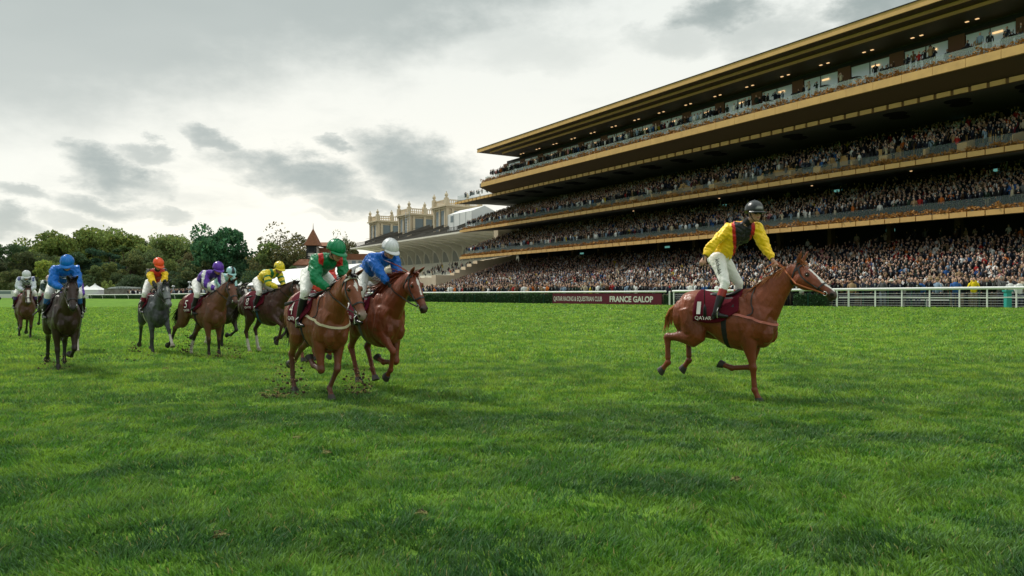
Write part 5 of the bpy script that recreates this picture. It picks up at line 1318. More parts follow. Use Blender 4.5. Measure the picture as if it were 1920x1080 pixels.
def hedge(px0, px1, label, h=.86, q0=.35, q1=1.1):
    t0, t1 = t_of(px1), t_of(px0); n = int((t1 - t0) * 130); r_ = np.random.default_rng(int(abs(px0))); root = empty('hedge', RP((t0 + t1) / 2, .7, 0)); tag(root, label, 'hedge', 'clipped hedges behind the white rail')
    b_ = MB(); BX(b_, t0, t1, q0 + .06, q1, 0, h - .05)
    # follow the lie of the land in short lengths
    b_ = MB(); k = max(1, int((t1 - t0) / 6))
    for i in range(k): BX(b_, t0 + (t1 - t0) * i / k, t0 + (t1 - t0) * (i + 1) / k, q0 + .06, q1, -.02, h - .05)
    rp(b_, 'foliage_core', mat('hedge_core', (.012, .030, .010), rough=1, var=.4, vscale=8), root)
    t = r_.uniform(t0, t1, n); side = r_.random(n) < .72; q = np.where(side, q0 + r_.normal(0, .03, n), r_.uniform(q0, q1, n)); hh = np.where(side, r_.uniform(0, h, n), h + r_.normal(-.02, .03, n))
    P = RA + np.outer(t, RD) + np.outer(q, RN); z = zg(P[:, 0], P[:, 1]) + hh; c = np.stack([P[:, 0], P[:, 1], z], 1)
    V = (c[:, None, :] + r_.normal(0, .055, (n, 3, 3))).reshape(-1, 3) - np.array(root.location)
    cc = np.repeat(np.array([.020, .060, .018]) * (.4 + 1.3 * r_.random((n, 1))), 3, 0)
    link('leaves', big_mesh('leaves', V, np.arange(n * 3).reshape(-1, 3), mat('hedge_leaf', attr='Col', rough=.7, transl=.15), colors=cc), root)
    for t in np.arange(t0 + 1.2, t1, 3.1 if px0 > 700 else 9):
        b_ = MB(); b_.tube([RP(t, q0 - .05, -.05), RP(t, q0 - .05, h + .02)], .028, 6); rp(b_, 'post', GP, root)
hedge(1483, 1545, 'short clipped hedge between the leading horse and the wire fence'); hedge(1239, 1251, 'stub of clipped hedge just right of the maroon board')
hedge(868, 1034, 'clipped green hedge left of the maroon board'); hedge(620, 862, 'clipped hedge behind the two chasing horses')
hedge(470, 600, 'clipped hedge behind the yellow and green jockey'); hedge(340, 372, 'clipped hedge just left of the purple capped jockey')
hedge(236, 336, 'long clipped hedge between the bright blue jockey and the grey horse', h=.72); hedge(158, 231, 'distant clipped hedge just right of the bright blue jockey', h=.66); hedge(-20, 155, 'distant clipped hedge at the far left', h=.6)
# maroon board
t0, t1 = t_of(1238), t_of(1034); bd = empty('board', RP((t0 + t1) / 2, .2, 0)); tag(bd, 'long maroon board with white writing on the hedge', 'advertising board')
MAR = mat('maroon_board', (.125, .012, .030), rough=.6, var=.08, vscale=.8)
b_ = MB()
for i in range(6):
    a, c_ = t0 + (t1 - t0) * i / 6, t0 + (t1 - t0) * (i + 1) / 6; b_.box(a, c_, .16, .24, 0.02, .94, fr=RP)
rp(b_, 'panel', MAR, bd)
def board_text(txt, px0, px1, h0, h1, bold=.02, xs=1):
    V, F, w_ = text_data(txt, 1.0, bold); V[:, 1] -= V[:, 1].min(); hh = V[:, 1].max(); a, c_ = t_of(px0), t_of(px1)
    out = [RP(a + (c_ - a) * v[0] / w_, .150, h0 + (h1 - h0) * v[1] / hh) for v in V]
    rp(MB().add(out, F), 'lettering', white_p, bd)
board_text('QATAR RACING & EQUESTRIAN CLUB', 1036, 1126.5, .20, .68, .012); board_text('FRANCE GALOP', 1141, 1222.5, .22, .72, .035)
# ================================================================ TREES AND THE FAR BACKGROUND
BARK = mat('bark', (.045, .032, .022), rough=.95, var=.3, bump=.5, bscale=8)
LEAF = mat('leaves', attr='Col', rough=.75, spec=.15, objcol=True, transl=.38)
def crown_mesh(name, seed, W_, Hh, blobs, nleaf, leaf=.55, gaps=.0, base=.28, top=1.0, tall=False, shape='round'):
    """leaf clumps scattered over an uneven cluster of boughs; height 1 unit = Hh metres"""
    r_ = np.random.default_rng(seed); C_ = []; Rr = []
    for i in range(blobs):
        for _ in range(60):
            u = r_.uniform(-1, 1, 3); z = (u[2] + 1) / 2
            if shape == 'round': env = math.sqrt(max(0, 1 - (2 * z - .95) ** 2 * .95)) * (1.0 if z > .2 else .8)
            elif shape == 'poplar': env = .95 * math.sin(math.pi * min(.98, z * .85 + .12)) ** .6
            elif shape == 'cedar': env = 1.0 - .45 * z + .25 * math.sin(z * 16)
            elif shape == 'vase': env = .35 + .75 * z ** .7 if z < .8 else .95 * math.sqrt(max(0, 1 - ((z - .8) / .2) ** 2)) + .1
            else: env = 1 - .6 * abs(z - .4)
            if math.hypot(u[0], u[1]) < env: break
        C_.append((u[0] * W_ / 2 * .86, u[1] * W_ / 2 * .86, Hh * (base + (top - base) * z * .93))); Rr.append(W_ * r_.uniform(.085, .17) * (1 if shape != 'poplar' else .9))
    C_ = np.array(C_); Rr = np.array(Rr)
    idx = r_.integers(0, blobs, nleaf); d = r_.normal(0, 1, (nleaf, 3)); d /= np.linalg.norm(d, axis=1)[:, None]
    rad = Rr[idx] * (.55 + .5 * r_.random(nleaf) ** .5) * (1 + .3 * (vnoise(d[:, 0] * 2 + idx, d[:, 1] * 2 + d[:, 2], 1.3) - .5))
    flat = np.array([1, 1, .45 if shape == 'cedar' else .8])
    c = C_[idx] + d * rad[:, None] * flat
    if gaps: keep = fnoise(c[:, 0] + 40, c[:, 2] * 1.0 + c[:, 1] * .3, .42) > gaps; c = c[keep]; d = d[keep]; idx = idx[keep]
    n = len(c); s = leaf * (.6 + .8 * r_.random(n)); q = r_.normal(0, .55, (n, 4, 3)) 
    a = r_.normal(0, 1, (n, 3)); a /= np.linalg.norm(a, axis=1)[:, None]; b = np.cross(a, r_.normal(0, 1, (n, 3))); b /= np.linalg.norm(b, axis=1)[:, None]
    s = s[:, None]
    V = np.stack([c - a * s * .5, c + b * s * .38, c + a * s * .55, c - b * s * .33], 1) + q * .12 * s[:, None]
    tone = (.55 + .75 * r_.random((n, 1))) * (.8 + .45 * (vnoise(idx * 1.7, idx * .3, 1.0))[:, None])
    warm = r_.random((n, 1)); col = np.array([1.0, 1.0, 1.0]) * tone; col = col * (1 + (warm > .8) * np.array([.45, .12, -.1]))
    V = V.reshape(-1, 3); F = np.arange(n * 4).reshape(-1, 4)
    me = big_mesh(name, V, F, LEAF, colors=np.repeat(np.clip(col, 0, 2), 4, 0)); return me, C_
def trunk_mesh(Hh, C_, seed, th=.03, base=.28, vis=.5):
    r_ = np.random.default_rng(seed); b_ = MB(); w_ = Hh * th
    fork = np.array([r_.normal(0, .3), r_.normal(0, .3), Hh * base]); top = np.array([r_.normal(0, .8), r_.normal(0, .8), Hh * .8])
    b_.tube([(0, 0, -.3), (0, 0, .4), fork * .5, fork, fork * .4 + top * .6, top], [w_ * 1.35, w_, w_ * .85, w_ * .75, w_ * .4, w_ * .12], 8)
    for i in r_.permutation(len(C_))[:16]:
        t = r_.uniform(.0, .7); p = fork * (1 - t) + top * t; e = C_[i]; m_ = (p + e) / 2 + [0, 0, Hh * .03]
        b_.tube([p, m_, e], [w_ * .42, w_ * .26, w_ * .07], 6)
    return b_.mesh('trunk', BARK, True)
PROTO = {}
for nm, kw in dict(round_a=dict(seed=1, W_=20, Hh=20, blobs=34, nleaf=9000, leaf=.75, base=.16), round_b=dict(seed=2, W_=15, Hh=20, blobs=28, nleaf=8000, leaf=.7, base=.12),
                   tall=dict(seed=3, W_=12, Hh=22, blobs=26, nleaf=7000, leaf=.7, base=.14), vase=dict(seed=4, W_=19, Hh=20, blobs=40, nleaf=9000, leaf=.66, gaps=.40, base=.25, shape='vase'),
                   sparse=dict(seed=5, W_=18, Hh=20, blobs=46, nleaf=8500, leaf=.55, gaps=.47, base=.14), poplar=dict(seed=6, W_=6, Hh=22, blobs=22, nleaf=5000, leaf=.6, base=.06, shape='poplar'),
                   cedar=dict(seed=7, W_=17, Hh=18, blobs=26, nleaf=7500, leaf=.6, base=.3, shape='cedar'), bush=dict(seed=8, W_=14, Hh=9, blobs=22, nleaf=6000, leaf=.6, base=.02)).items():
    me, C_ = crown_mesh(nm, **kw); PROTO[nm] = (me, trunk_mesh(kw['Hh'], C_, kw['seed'], .024 if nm != 'sparse' else .02, kw['base'] + .05), kw['Hh'])
def tree(px, ytop, D, proto, color, label, wscale=1.0, rot=0.0, ybase=None):
    X = at(px, D); z0 = float(zg(X, D)); H_ = zpx(ytop, D) - z0; me, tm, hh = PROTO[proto]; s = H_ / hh
    root = empty('tree', (X, D, z0 - .1), rot); root.scale = (s * wscale, s * wscale, s); tag(root, label, 'tree', 'trees beyond the racecourse')
    c = link('crown', me, root); c.color = (*color, 1); link('trunk', tm, root); return root
OLV, DKG, MIDG, YLG, BRN, BLG = (0.172, 0.238, 0.064), (0.062, 0.115, 0.052), (0.104, 0.192, 0.064), (0.261, 0.339, 0.072), (0.165, 0.179, 0.069), (0.055, 0.140, 0.082)  # crown colours lightened and greyed, distance haze put into them
TREES = [ # px, top row, depth, shape, colour, label, width
 (14, 458, 255, 'vase', DKG, 'dark open tree at the far left edge of the tree line', .8), (2, 488, 225, 'round_b', (0.072, 0.093, 0.048), 'low dark tree cut by the left edge of the photo', 1.0),
 (45, 470, 215, 'round_b', (0.082, 0.104, 0.048), 'brown and dark green tree above the checked jockey', .95), (22, 500, 190, 'round_a', (0.119, 0.148, 0.060), 'low olive tree directly behind the checked jockey', .9),
 (72, 436, 262, 'round_a', OLV, 'olive tree forming the left shoulder of the tall tree line', .85), (102, 432, 268, 'round_b', (0.157, 0.217, 0.064), 'tall olive tree second from the left shoulder of the tree line', 1.1),
 (128, 428, 262, 'round_a', OLV, 'tall olive tree above the gap left of the bright blue cap', .8), (155, 430, 266, 'round_b', (0.172, 0.230, 0.064), 'tall olive tree straight above the bright blue cap', 1.1),
 (182, 427, 262, 'vase', OLV, 'tallest olive tree with sky showing through, at the crest of the tree line', .95), (210, 434, 266, 'round_a', (0.162, 0.225, 0.069), 'olive tree on the right slope of the tree line crest', .8),
 (240, 438, 264, 'round_b', (0.192, 0.260, 0.072), 'lighter olive tree above the white pointed tent', 1.1), (268, 442, 262, 'round_a', (0.205, 0.275, 0.082), 'light olive tree left of the orange cap, in the back row', .75),
 (90, 466, 220, 'round_a', (0.093, 0.132, 0.056), 'dull green tree behind the pink capped jockey', .8), (120, 478, 205, 'round_b', (0.110, 0.158, 0.056), 'dark rounded tree left of the bright blue jockey', 1.0),
 (78, 486, 180, 'round_b', YLG, 'yellow green tree between the checked jockey and the bright blue jockey', 1.0), (108, 482, 186, 'round_a', (0.195, 0.264, 0.069), 'yellow green tree touching the left side of the bright blue jockey', .7),
 (150, 472, 210, 'round_b', DKG, 'dark green tree just right of the bright blue cap', 1.1), (187, 464, 215, 'cedar', (0.047, 0.106, 0.064), 'cedar with flat dark layers in the middle of the wood', .95),
 (176, 496, 182, 'round_b', (0.119, 0.166, 0.060), 'dusty green tree behind the white pointed tent', 1.0), (216, 452, 235, 'poplar', (0.071, 0.132, 0.060), 'dark narrow poplar beside the light poplar', 1.2),
 (235, 446, 230, 'poplar', (0.131, 0.208, 0.072), 'light green narrow poplar standing alone', 1.3), (205, 490, 190, 'round_b', (0.146, 0.192, 0.064), 'olive tree low in the wood left of the poplars', .9),
 (250, 474, 205, 'round_b', (0.139, 0.173, 0.064), 'russet tree left of the orange capped jockey', 1.0), (222, 506, 185, 'round_a', (0.082, 0.123, 0.056), 'dark low tree above the glasshouse roof', .6),
 (275, 458, 212, 'round_a', (0.112, 0.158, 0.064), 'large green tree straight above the orange cap', .85), (288, 488, 188, 'round_b', (0.127, 0.170, 0.064), 'green tree right behind the orange capped jockey', 1.1),
 (308, 440, 240, 'vase', (0.214, 0.285, 0.102), 'pale feathery tree right of the orange cap', .75), (332, 444, 236, 'vase', (0.195, 0.275, 0.094), 'pale feathery tree left of the big green tree', .8),
 (326, 478, 200, 'round_a', (0.157, 0.213, 0.069), 'broad olive tree filling the dip left of the big green tree', .7), (352, 472, 196, 'round_b', (0.135, 0.130, 0.060), 'reddish brown tree behind the shoulder of the purple capped jockey', .9),
 (415, 408, 188, 'round_a', (0.055, 0.158, 0.072), 'biggest deep green tree standing clear of the wood', .82), (392, 446, 184, 'round_b', (0.062, 0.162, 0.072), 'deep green lower tree joined to the left of the biggest tree', 1.1), (440, 456, 186, 'round_b', (0.059, 0.140, 0.069), 'deep green tree joined to the right of the biggest tree', 1.1),
 (372, 484, 180, 'bush', (0.101, 0.136, 0.056), 'low brownish bush behind the purple cap', .8), (462, 486, 192, 'round_b', (0.047, 0.093, 0.052), 'very dark tree in the gap right of the biggest tree', 1.0),
 (520, 418, 176, 'sparse', (0.131, 0.140, 0.060), 'half bare autumn tree with lace like top and visible limbs', 1.0), (500, 452, 172, 'round_b', (0.162, 0.230, 0.077), 'olive lower tree under the half bare autumn tree, left side', 1.0),
 (536, 462, 174, 'sparse', (0.157, 0.205, 0.072), 'thin olive tree under the half bare autumn tree, right side', 1.0), (560, 448, 205, 'sparse', (0.180, 0.163, 0.064), 'thin rusty brown tree left of the clock tower', .9),
 (556, 478, 178, 'round_b', (0.165, 0.152, 0.056), 'rusty brown tree beside the clock tower roof', .8), (540, 496, 165, 'bush', (0.104, 0.166, 0.064), 'green bush at the foot of the clock tower', .7), (478, 505, 165, 'bush', (0.062, 0.115, 0.056), 'dark green bush left of the yellow and green jockey', 1.0),
 (300, 505, 182, 'bush', (0.062, 0.102, 0.052), 'dark bush low behind the grey horse', 1.2), (345, 508, 180, 'bush', (0.066, 0.110, 0.056), 'dark bush low left of the purple capped jockey', 1.2), (420, 506, 176, 'bush', (0.055, 0.110, 0.060), 'dark bush low behind the turquoise capped jockey', 1.4),
 (250, 512, 180, 'bush', (0.071, 0.115, 0.056), 'dark bush low above the stone wall', 1.2), (140, 512, 178, 'bush', (0.082, 0.128, 0.056), 'dark bush low behind the bright blue jockey', 1.2), (60, 516, 176, 'bush', (0.091, 0.115, 0.052), 'low bush behind the legs of the pink capped jockey', 1.2),
 (203, 524, 168, 'bush', (0.214, 0.285, 0.082), 'small yellowish bush beside the white pointed tent', .5), (640, 430, 330, 'sparse', (0.157, 0.195, 0.094), 'distant brown tree left of the old stand', .5), (655, 452, 300, 'round_b', (0.139, 0.136, 0.072), 'distant tree behind the end of the old stand', .7)]
for i, (px, yt, D, pr, c, lb, w_) in enumerate(TREES): tree(px, yt, D, pr, c, lb, w_, rot=i * 1.7)
# deep wood behind, one mass
r_ = np.random.default_rng(5); n = 26000; x = r_.uniform(at(-120, 300), at(600, 300), n); y = 300 + r_.uniform(-6, 22, n)
pxs = x / 300 * FPX + 960; topz = np.interp(pxs, [-120, 0, 40, 80, 200, 350, 420, 560, 600], [18, 18, 20, 26, 27, 22, 20, 16, 10]) - 3
z = r_.random(n) * topz; V = (np.stack([x, y, z], 1)[:, None, :] + r_.normal(0, .8, (n, 3, 3))).reshape(-1, 3)
cc = np.repeat(np.array([.050, .072, .026]) * (.5 + r_.random((n, 1))), 3, 0)
tag(link('wood', big_mesh('wood', V, np.arange(n * 3).reshape(-1, 3), mat('wood_leaf', attr='Col', rough=.8), colors=cc)), 'dark mass of woodland behind the front trees', 'wood', kind='stuff')

def bx(mb, x0, x1, y0, y1, z0, z1, mi=0): mb.box(x0, x1, y0, y1, z0, z1, mi=mi)
def build_at(mb, name, mats, root, smooth=False):
    me = mb.mesh(name, mats, smooth); me.transform(Matrix.Translation(-root.location)); return link(name, me, root)
# clock tower house
D = 172.0; X = lambda px: at(px, D); Z = lambda py: zpx(py, D); root = empty('clock_tower', (X(588), D + 3, .5)); tag(root, 'brown roofed clock tower with half timbered house', 'building')
TILE = mat('red_tile', (.20, .085, .045), rough=.85, var=.25, vscale=2.0, bump=.3); CREAM = mat('cream_render', (.50, .47, .42), rough=.9, var=.1); TIM = mat('dark_timber', (.02, .022, .024), rough=.8)
b_ = MB(); x0, x1, y0, y1 = X(574.5), X(593), D, D + 3.2; zc, za = Z(457), Z(430)
A = [(x0 - .5, y0 - .5, zc - .4), (x1 + .5, y0 - .5, zc - .4), (x1 + .5, y1 + .5, zc - .4), (x0 - .5, y1 + .5, zc - .4), ((x0 + x1) / 2, (y0 + y1) / 2, za + .4)]
b_.add(A, [(0, 1, 4), (1, 2, 4), (2, 3, 4), (3, 0, 4), (3, 2, 1, 0)]); build_at(b_, 'roof', TILE, root)
b_ = MB(); b_.tube([((x0 + x1) / 2, (y0 + y1) / 2, za), ((x0 + x1) / 2, (y0 + y1) / 2, za + 1.6)], [.12, .02], 6); build_at(b_, 'finial', TIM, root)
b_ = MB(); bx(b_, x0 + .1, x1 - .1, y0 + .1, y1 - .1, .4, zc - .5); build_at(b_, 'tower', CREAM, root)
b_ = MB()
for xx in (x0, x1 - .3): bx(b_, xx, xx + .3, y0, y0 + .3, Z(495), zc - .41)
for zz in (zc - .7, Z(474), Z(482), Z(494)): bx(b_, x0 + .02, x1 - .02, y0 - .03, y0 + .28, zz, zz + .22)
bx(b_, x0 + .35, x1 - .35, y0 + .04, y0 + .1, Z(472), zc - .7); bx(b_, x0 + .35, x1 - .35, y0 + .04, y0 + .1, Z(500), Z(484)); build_at(b_, 'timber_frame', TIM, root)
b_ = MB(); b_.prism([(math.cos(a) * .42, math.sin(a) * .42) for a in np.linspace(0, 6.283, 16, endpoint=False)], y0 - .09, y0 - .04, fr=lambda a, z, y: ((x0 + x1) / 2 + a, y, Z(478.3) + z)); build_at(b_, 'clock_face', white_p, root)
b_ = MB(); bx(b_, (x0 + x1) / 2 - .03, (x0 + x1) / 2 + .03, y0 - .12, y0 - .095, Z(478.3), Z(478.3) + .3); bx(b_, (x0 + x1) / 2, (x0 + x1) / 2 + .22, y0 - .12, y0 - .095, Z(478.3) - .03, Z(478.3) + .03); build_at(b_, 'clock_hands', TIM, root)
b_ = MB(); xa, xb = X(592), X(628); bx(b_, xa, xb, D + 3, D + 9, .4, Z(463)); build_at(b_, 'upper_wall', TILE, root)
b_ = MB(); b_.prism([(D + 2.2, Z(460)), (D + 6, Z(451)), (D + 9.8, Z(460))], xa - .4, xb + .6, fr=lambda y, z, x: (x, y, z)); build_at(b_, 'roof', TILE, root)
b_ = MB(); bx(b_, X(559), X(640), D - 2, D - .2, .4, Z(497)); build_at(b_, 'lower_wall', CREAM, root)
b_ = MB(); b_.add([(X(555), D - 2.6, Z(497)), (X(645), D - 2.6, Z(497)), (X(640), D - .2, Z(486)), (X(562), D - .2, Z(486)), (X(555), D - 2.6, Z(497) - .2), (X(645), D - 2.6, Z(497) - .2)], [(0, 1, 2, 3), (0, 4, 5, 1)]); build_at(b_, 'eaves_roof', TILE, root)
# brick house between the chasing jockeys
D2 = 176; root2 = empty('house', (at(672, D2), D2, .5)); tag(root2, 'low brick and cream house seen between the green jockey and the blue jockey', 'house')
b_ = MB(); bx(b_, at(640, D2), at(700, D2), D2, D2 + 5, .4, zpx(487, D2)); build_at(b_, 'wall', CREAM, root2)
b_ = MB(); bx(b_, at(640, D2), at(700, D2), D2 - .12, D2 + 5.1, zpx(487, D2) + .001, zpx(476, D2)); build_at(b_, 'brick_band', TILE, root2)
for px in (645, 660, 672, 684, 694):
    b_ = MB(); bx(b_, at(px, D2), at(px + 7, D2), D2 - .06, D2 - .01, zpx(499, D2), zpx(489, D2)); build_at(b_, 'window', PANE, root2)
b_ = MB()
for i in range(6): bx(b_, at(668 + i * 5, D2 - 8), at(705, D2 - 8), D2 - 8 + i * .5, D2 - 7.5 + i * .5, .4, zpx(515 - i * 2.6, D2))
tag(b_.build('steps', OLDW), 'pale concrete steps beside the low brick house', 'steps')

def marquee(px0, px1, ye, yr, D, depth, label, bays=8, legs=True, name='marquee'):
    root = empty(name, (at((px0 + px1) / 2, D), D, float(zg(at(px0, D), D)))); tag(root, label, 'marquee')
    x0, x1 = at(px0, D), at(px1, D); ze, zr = zpx(ye, D), zpx(yr, D); z0 = float(root.location.z)
    b_ = MB(); b_.prism([(D - .3, ze), (D + depth / 2, zr), (D + depth + .3, ze), (D + depth, ze - .25), (D, ze - .25)], x0, x1, fr=lambda y, z, x: (x, y, z)); build_at(b_, 'canvas_roof', WTENT, root)
    b_ = MB(); bx(b_, x0 + .1, x1 - .1, D + .4, D + depth, z0, ze - .26); build_at(b_, 'side_wall', mat('tent_interior', (.20, .22, .22), rough=.8), root)
    b_ = MB()
    for i in range(bays + 1):
        a = x0 + (x1 - x0) * i / bays; bx(b_, a - .1, a + .1, D, D + .2, z0, ze - .26)
    build_at(b_, 'posts', WTENT, root); return root
# big marquee: long roof running away to the left
root = empty('marquee', (at(560, 150), 150, .55)); tag(root, 'big white marquee with a long sloping roof behind the yellow and green jockey', 'marquee')
A_, B_ = (at(462, 152), 152), (at(600, 118), 118); ux = np.array([B_[0] - A_[0], B_[1] - A_[1]]); L = np.linalg.norm(ux); ux /= L; nx_ = np.array([-ux[1], ux[0]])
fr = lambda a, d, z: (A_[0] + ux[0] * a + nx_[0] * d, A_[1] + ux[1] * a + nx_[1] * d, z)
b_ = MB(); b_.prism([(-.4, 3.1), (7, 6.4), (14.4, 3.1), (14, 2.9), (0, 2.9)], 0, L, fr=lambda d, z, a: fr(a, d, z)); build_at(b_, 'canvas_roof', WTENT, root)
b_ = MB(); b_.box(.1, L - .1, .5, 14, .5, 2.88, fr=fr); build_at(b_, 'side_wall', MATS['tent_interior'] if 'tent_interior' in MATS else mat('tent_interior', (.20, .22, .22), rough=.8), root)
b_ = MB()
for i in range(12): a = L * i / 11; b_.box(a - .12, a + .12, 0, .3, .5, 2.88, fr=fr)
build_at(b_, 'posts', WTENT, root)
marquee(604, 700, 528, 515, 135, 6, 'low white marquee behind the green jockey knees', 6)
def pagoda(px, ytop, ye, D, w_, label):
    x = at(px, D); z0 = float(zg(x, D)); za, ze = zpx(ytop, D), zpx(ye, D); root = empty('tent', (x, D, z0)); tag(root, label, 'tent', 'white pointed tents')
    b_ = MB(); V = []; n_ = 6
    for i in range(n_ + 1):
        f = i / n_; r_ = w_ / 2 * (1 - f) ** 1.7 + .04; zz = ze + (za - ze) * f; V += [(x - r_, D - r_, zz), (x + r_, D - r_, zz), (x + r_, D + r_, zz), (x - r_, D + r_, zz)]
    F = [(4*i+k, 4*i+(k+1) % 4, 4*i+4+(k+1) % 4, 4*i+4+k) for i in range(n_) for k in range(4)] + [(3, 2, 1, 0)]
    b_.add(V, F); build_at(b_, 'canvas_roof', WTENT, root); b_ = MB(); bx(b_, x - w_/2 + .05, x + w_/2 - .05, D - w_/2 + .05, D + w_/2 - .05, z0, ze - .01); build_at(b_, 'side_wall', WTENT, root)
pagoda(178, 531, 543.5, 162, 3.6, 'white pointed tent just right of the bright blue jockey'); pagoda(163, 535, 544, 168, 3.4, 'white pointed tent half hidden by the head of the dark brown horse'); pagoda(452, 528, 541, 160, 4.2, 'white pointed tent above the head of the black horse with a blaze')
pagoda(170, 538, 545, 176, 3.0, 'small white tent between the two pointed tents')
# glasshouse, stone wall, sheds, vans, lamp posts
D = 165; root = empty('glasshouse', (at(225, D), D, .4)); tag(root, 'low greenhouse with a pale curved roof behind the left hedge', 'greenhouse')
b_ = MB(); b_.prism([(at(197, D), zpx(545, D)), (at(200, D), zpx(541, D)), (at(208, D), zpx(538.5, D)), (at(218, D), zpx(537.5, D)), (at(243, D), zpx(538.5, D)), (at(243, D), zpx(545, D))], D, D + 5, fr=lambda x, z, y: (x, y, z)); build_at(b_, 'roof', mat('pale_roof', (.45, .50, .47), rough=.4), root)
b_ = MB()
for px in range(219, 244, 3): bx(b_, at(px, D), at(px, D) + .09, D - .05, D, zpx(545, D), zpx(538.4, D))
build_at(b_, 'glazing_bars', GP, root)
D = 155; b_ = MB()
bx(b_, at(195, D), at(460, D), D, D + .5, .3, zpx(541.5, D)); bx(b_, at(195, D), at(460, D), D - .1, D + .6, zpx(541.5, D) + .001, zpx(540.9, D)); tag(b_.build('stone_wall', mat('old_stone', (.23, .22, .19), rough=.95, second=(.16, .15, .12), vscale=1.2, bump=.4, bscale=2)), 'long low grey stone wall behind the left hedges', 'wall')
root = marquee(352, 388, 540, 534, 150, 6, 'row of small white gabled tents above the stone wall', 4); 
for k in range(4):
    a0, a1 = at(353 + k * 8.6, 149.9), at(361 + k * 8.6, 149.9); b_ = MB(); b_.add([(a0, 149.5, zpx(540, 149.5)), (a1, 149.5, zpx(540, 149.5)), ((a0 + a1) / 2, 149.5, zpx(534, 149.5)), (a0, 149.62, zpx(540, 149.5)), (a1, 149.62, zpx(540, 149.5)), ((a0 + a1) / 2, 149.62, zpx(534, 149.5))], [(0, 1, 2), (5, 4, 3), (0, 3, 4, 1), (1, 4, 5, 2), (2, 5, 3, 0)]); build_at(b_, 'gable', WTENT, root)
for px, D, lb in ((12, 150, 'white van parked at the far left behind the rail'), (66, 150, 'pinkish white car parked between the two leftmost jockeys')):
    x = at(px, D); z0 = float(zg(x, D)); root = empty('parked_van', (x, D, z0)); tag(root, lb, 'van' if px == 12 else 'car')
    L_, hh = (4.6, 1.9) if px == 12 else (3.2, 1.4)
    b_ = MB(); b_.prism([(x - L_/2, z0 + .35), (x + L_/2, z0 + .35), (x + L_/2, z0 + hh * .5), (x + L_*.36, z0 + hh * .56), (x + L_ * .24, z0 + hh), (x - L_ * .44, z0 + hh), (x - L_/2, z0 + hh * .6)], D, D + 1.8, fr=lambda a, z, y: (a, y, z)); build_at(b_, 'body', mat('van_paint_%d' % px, (.6, .6, .6) if px == 12 else (.40, .26, .24), rough=.3, coat=.4), root)
    b_ = MB(); bx(b_, x - L_ * .38, x + L_ * .2, D - .01, D + .0, z0 + hh * .6, z0 + hh * .9); build_at(b_, 'window', PANE, root)
    for q in (-.32, .32):
        b_ = MB(); b_.prism([(x + q * L_ + math.cos(a) * .33, z0 + .33 + math.sin(a) * .33) for a in np.linspace(0, 6.283, 14, endpoint=False)], D - .03, D + .2, fr=lambda a, z, y: (a, y, z)); build_at(b_, 'wheel', TIM, root)
def lamp(px, ytop, D, label, two=False):
    x = at(px, D); z0 = float(zg(x, D)); zt = zpx(ytop, D); root = empty('street_lamp', (x, D, z0)); tag(root, label, 'lamp post', 'thin lamp posts behind the far rail')
    b_ = MB(); b_.tube([(x, D, z0), (x, D, zt)], [.09, .05], 6); build_at(b_, 'pole', mat('pale_steel', (.45, .47, .48), rough=.5), root)
    b_ = MB(); bx(b_, x - .7, x + .7, D - .15, D + .15, zt, zt + .18) if two else b_.ball((x, D, zt + .1), (.35, .35, .2), 8, 6); build_at(b_, 'lamp_head', mat('pale_steel', (.45, .47, .48), rough=.5), root)
lamp(82, 527, 150, 'lamp post with a flat double head left of the bright blue jockey', True); lamp(355, 530, 152, 'lamp post just left of the small gabled tents'); lamp(371, 529, 152, 'lamp post rising from the small gabled tents'); lamp(325, 538, 150, 'short lamp post right of the grey horse head')
# ================================================================ SPECTATORS
SKINS = [(.50, .31, .23), (.60, .40, .31), (.42, .25, .18), (.16, .08, .05), (.30, .16, .10)]
HAIRS = [(.02, .014, .01), (.05, .03, .018), (.10, .06, .03), (.22, .16, .09), (.30, .29, .27), (.012, .010, .010)]
TOPS = [('navy jacket', (.014, .018, .032)), ('black coat', (.010, .010, .012)), ('charcoal suit', (.030, .032, .036)), ('dark green coat', (.014, .026, .018)), ('brown coat', (.075, .042, .022)), ('camel coat', (.30, .20, .11)),
        ('white shirt', (.70, .70, .68)), ('pale blue shirt', (.20, .28, .38)), ('grey coat', (.12, .12, .12)), ('cream coat', (.42, .36, .26)), ('red coat', (.32, .022, .02)), ('blue jacket', (.02, .08, .24)), ('pink top', (.42, .18, .18)), ('maroon coat', (.09, .012, .02)), ('orange jacket', (.45, .12, .02)), ('yellow jacket', (.60, .46, .02))]
TOPW = np.array([20, 18, 13, 4, 3.5, 3, 8, 4, 5, 3.5, 1.6, 2, 1.6, 1.5, .7, .7]); TOPW = TOPW / TOPW.sum()
POSES = ['arms down', 'hands at face', 'one arm raised', 'arms folded', 'both arms raised']
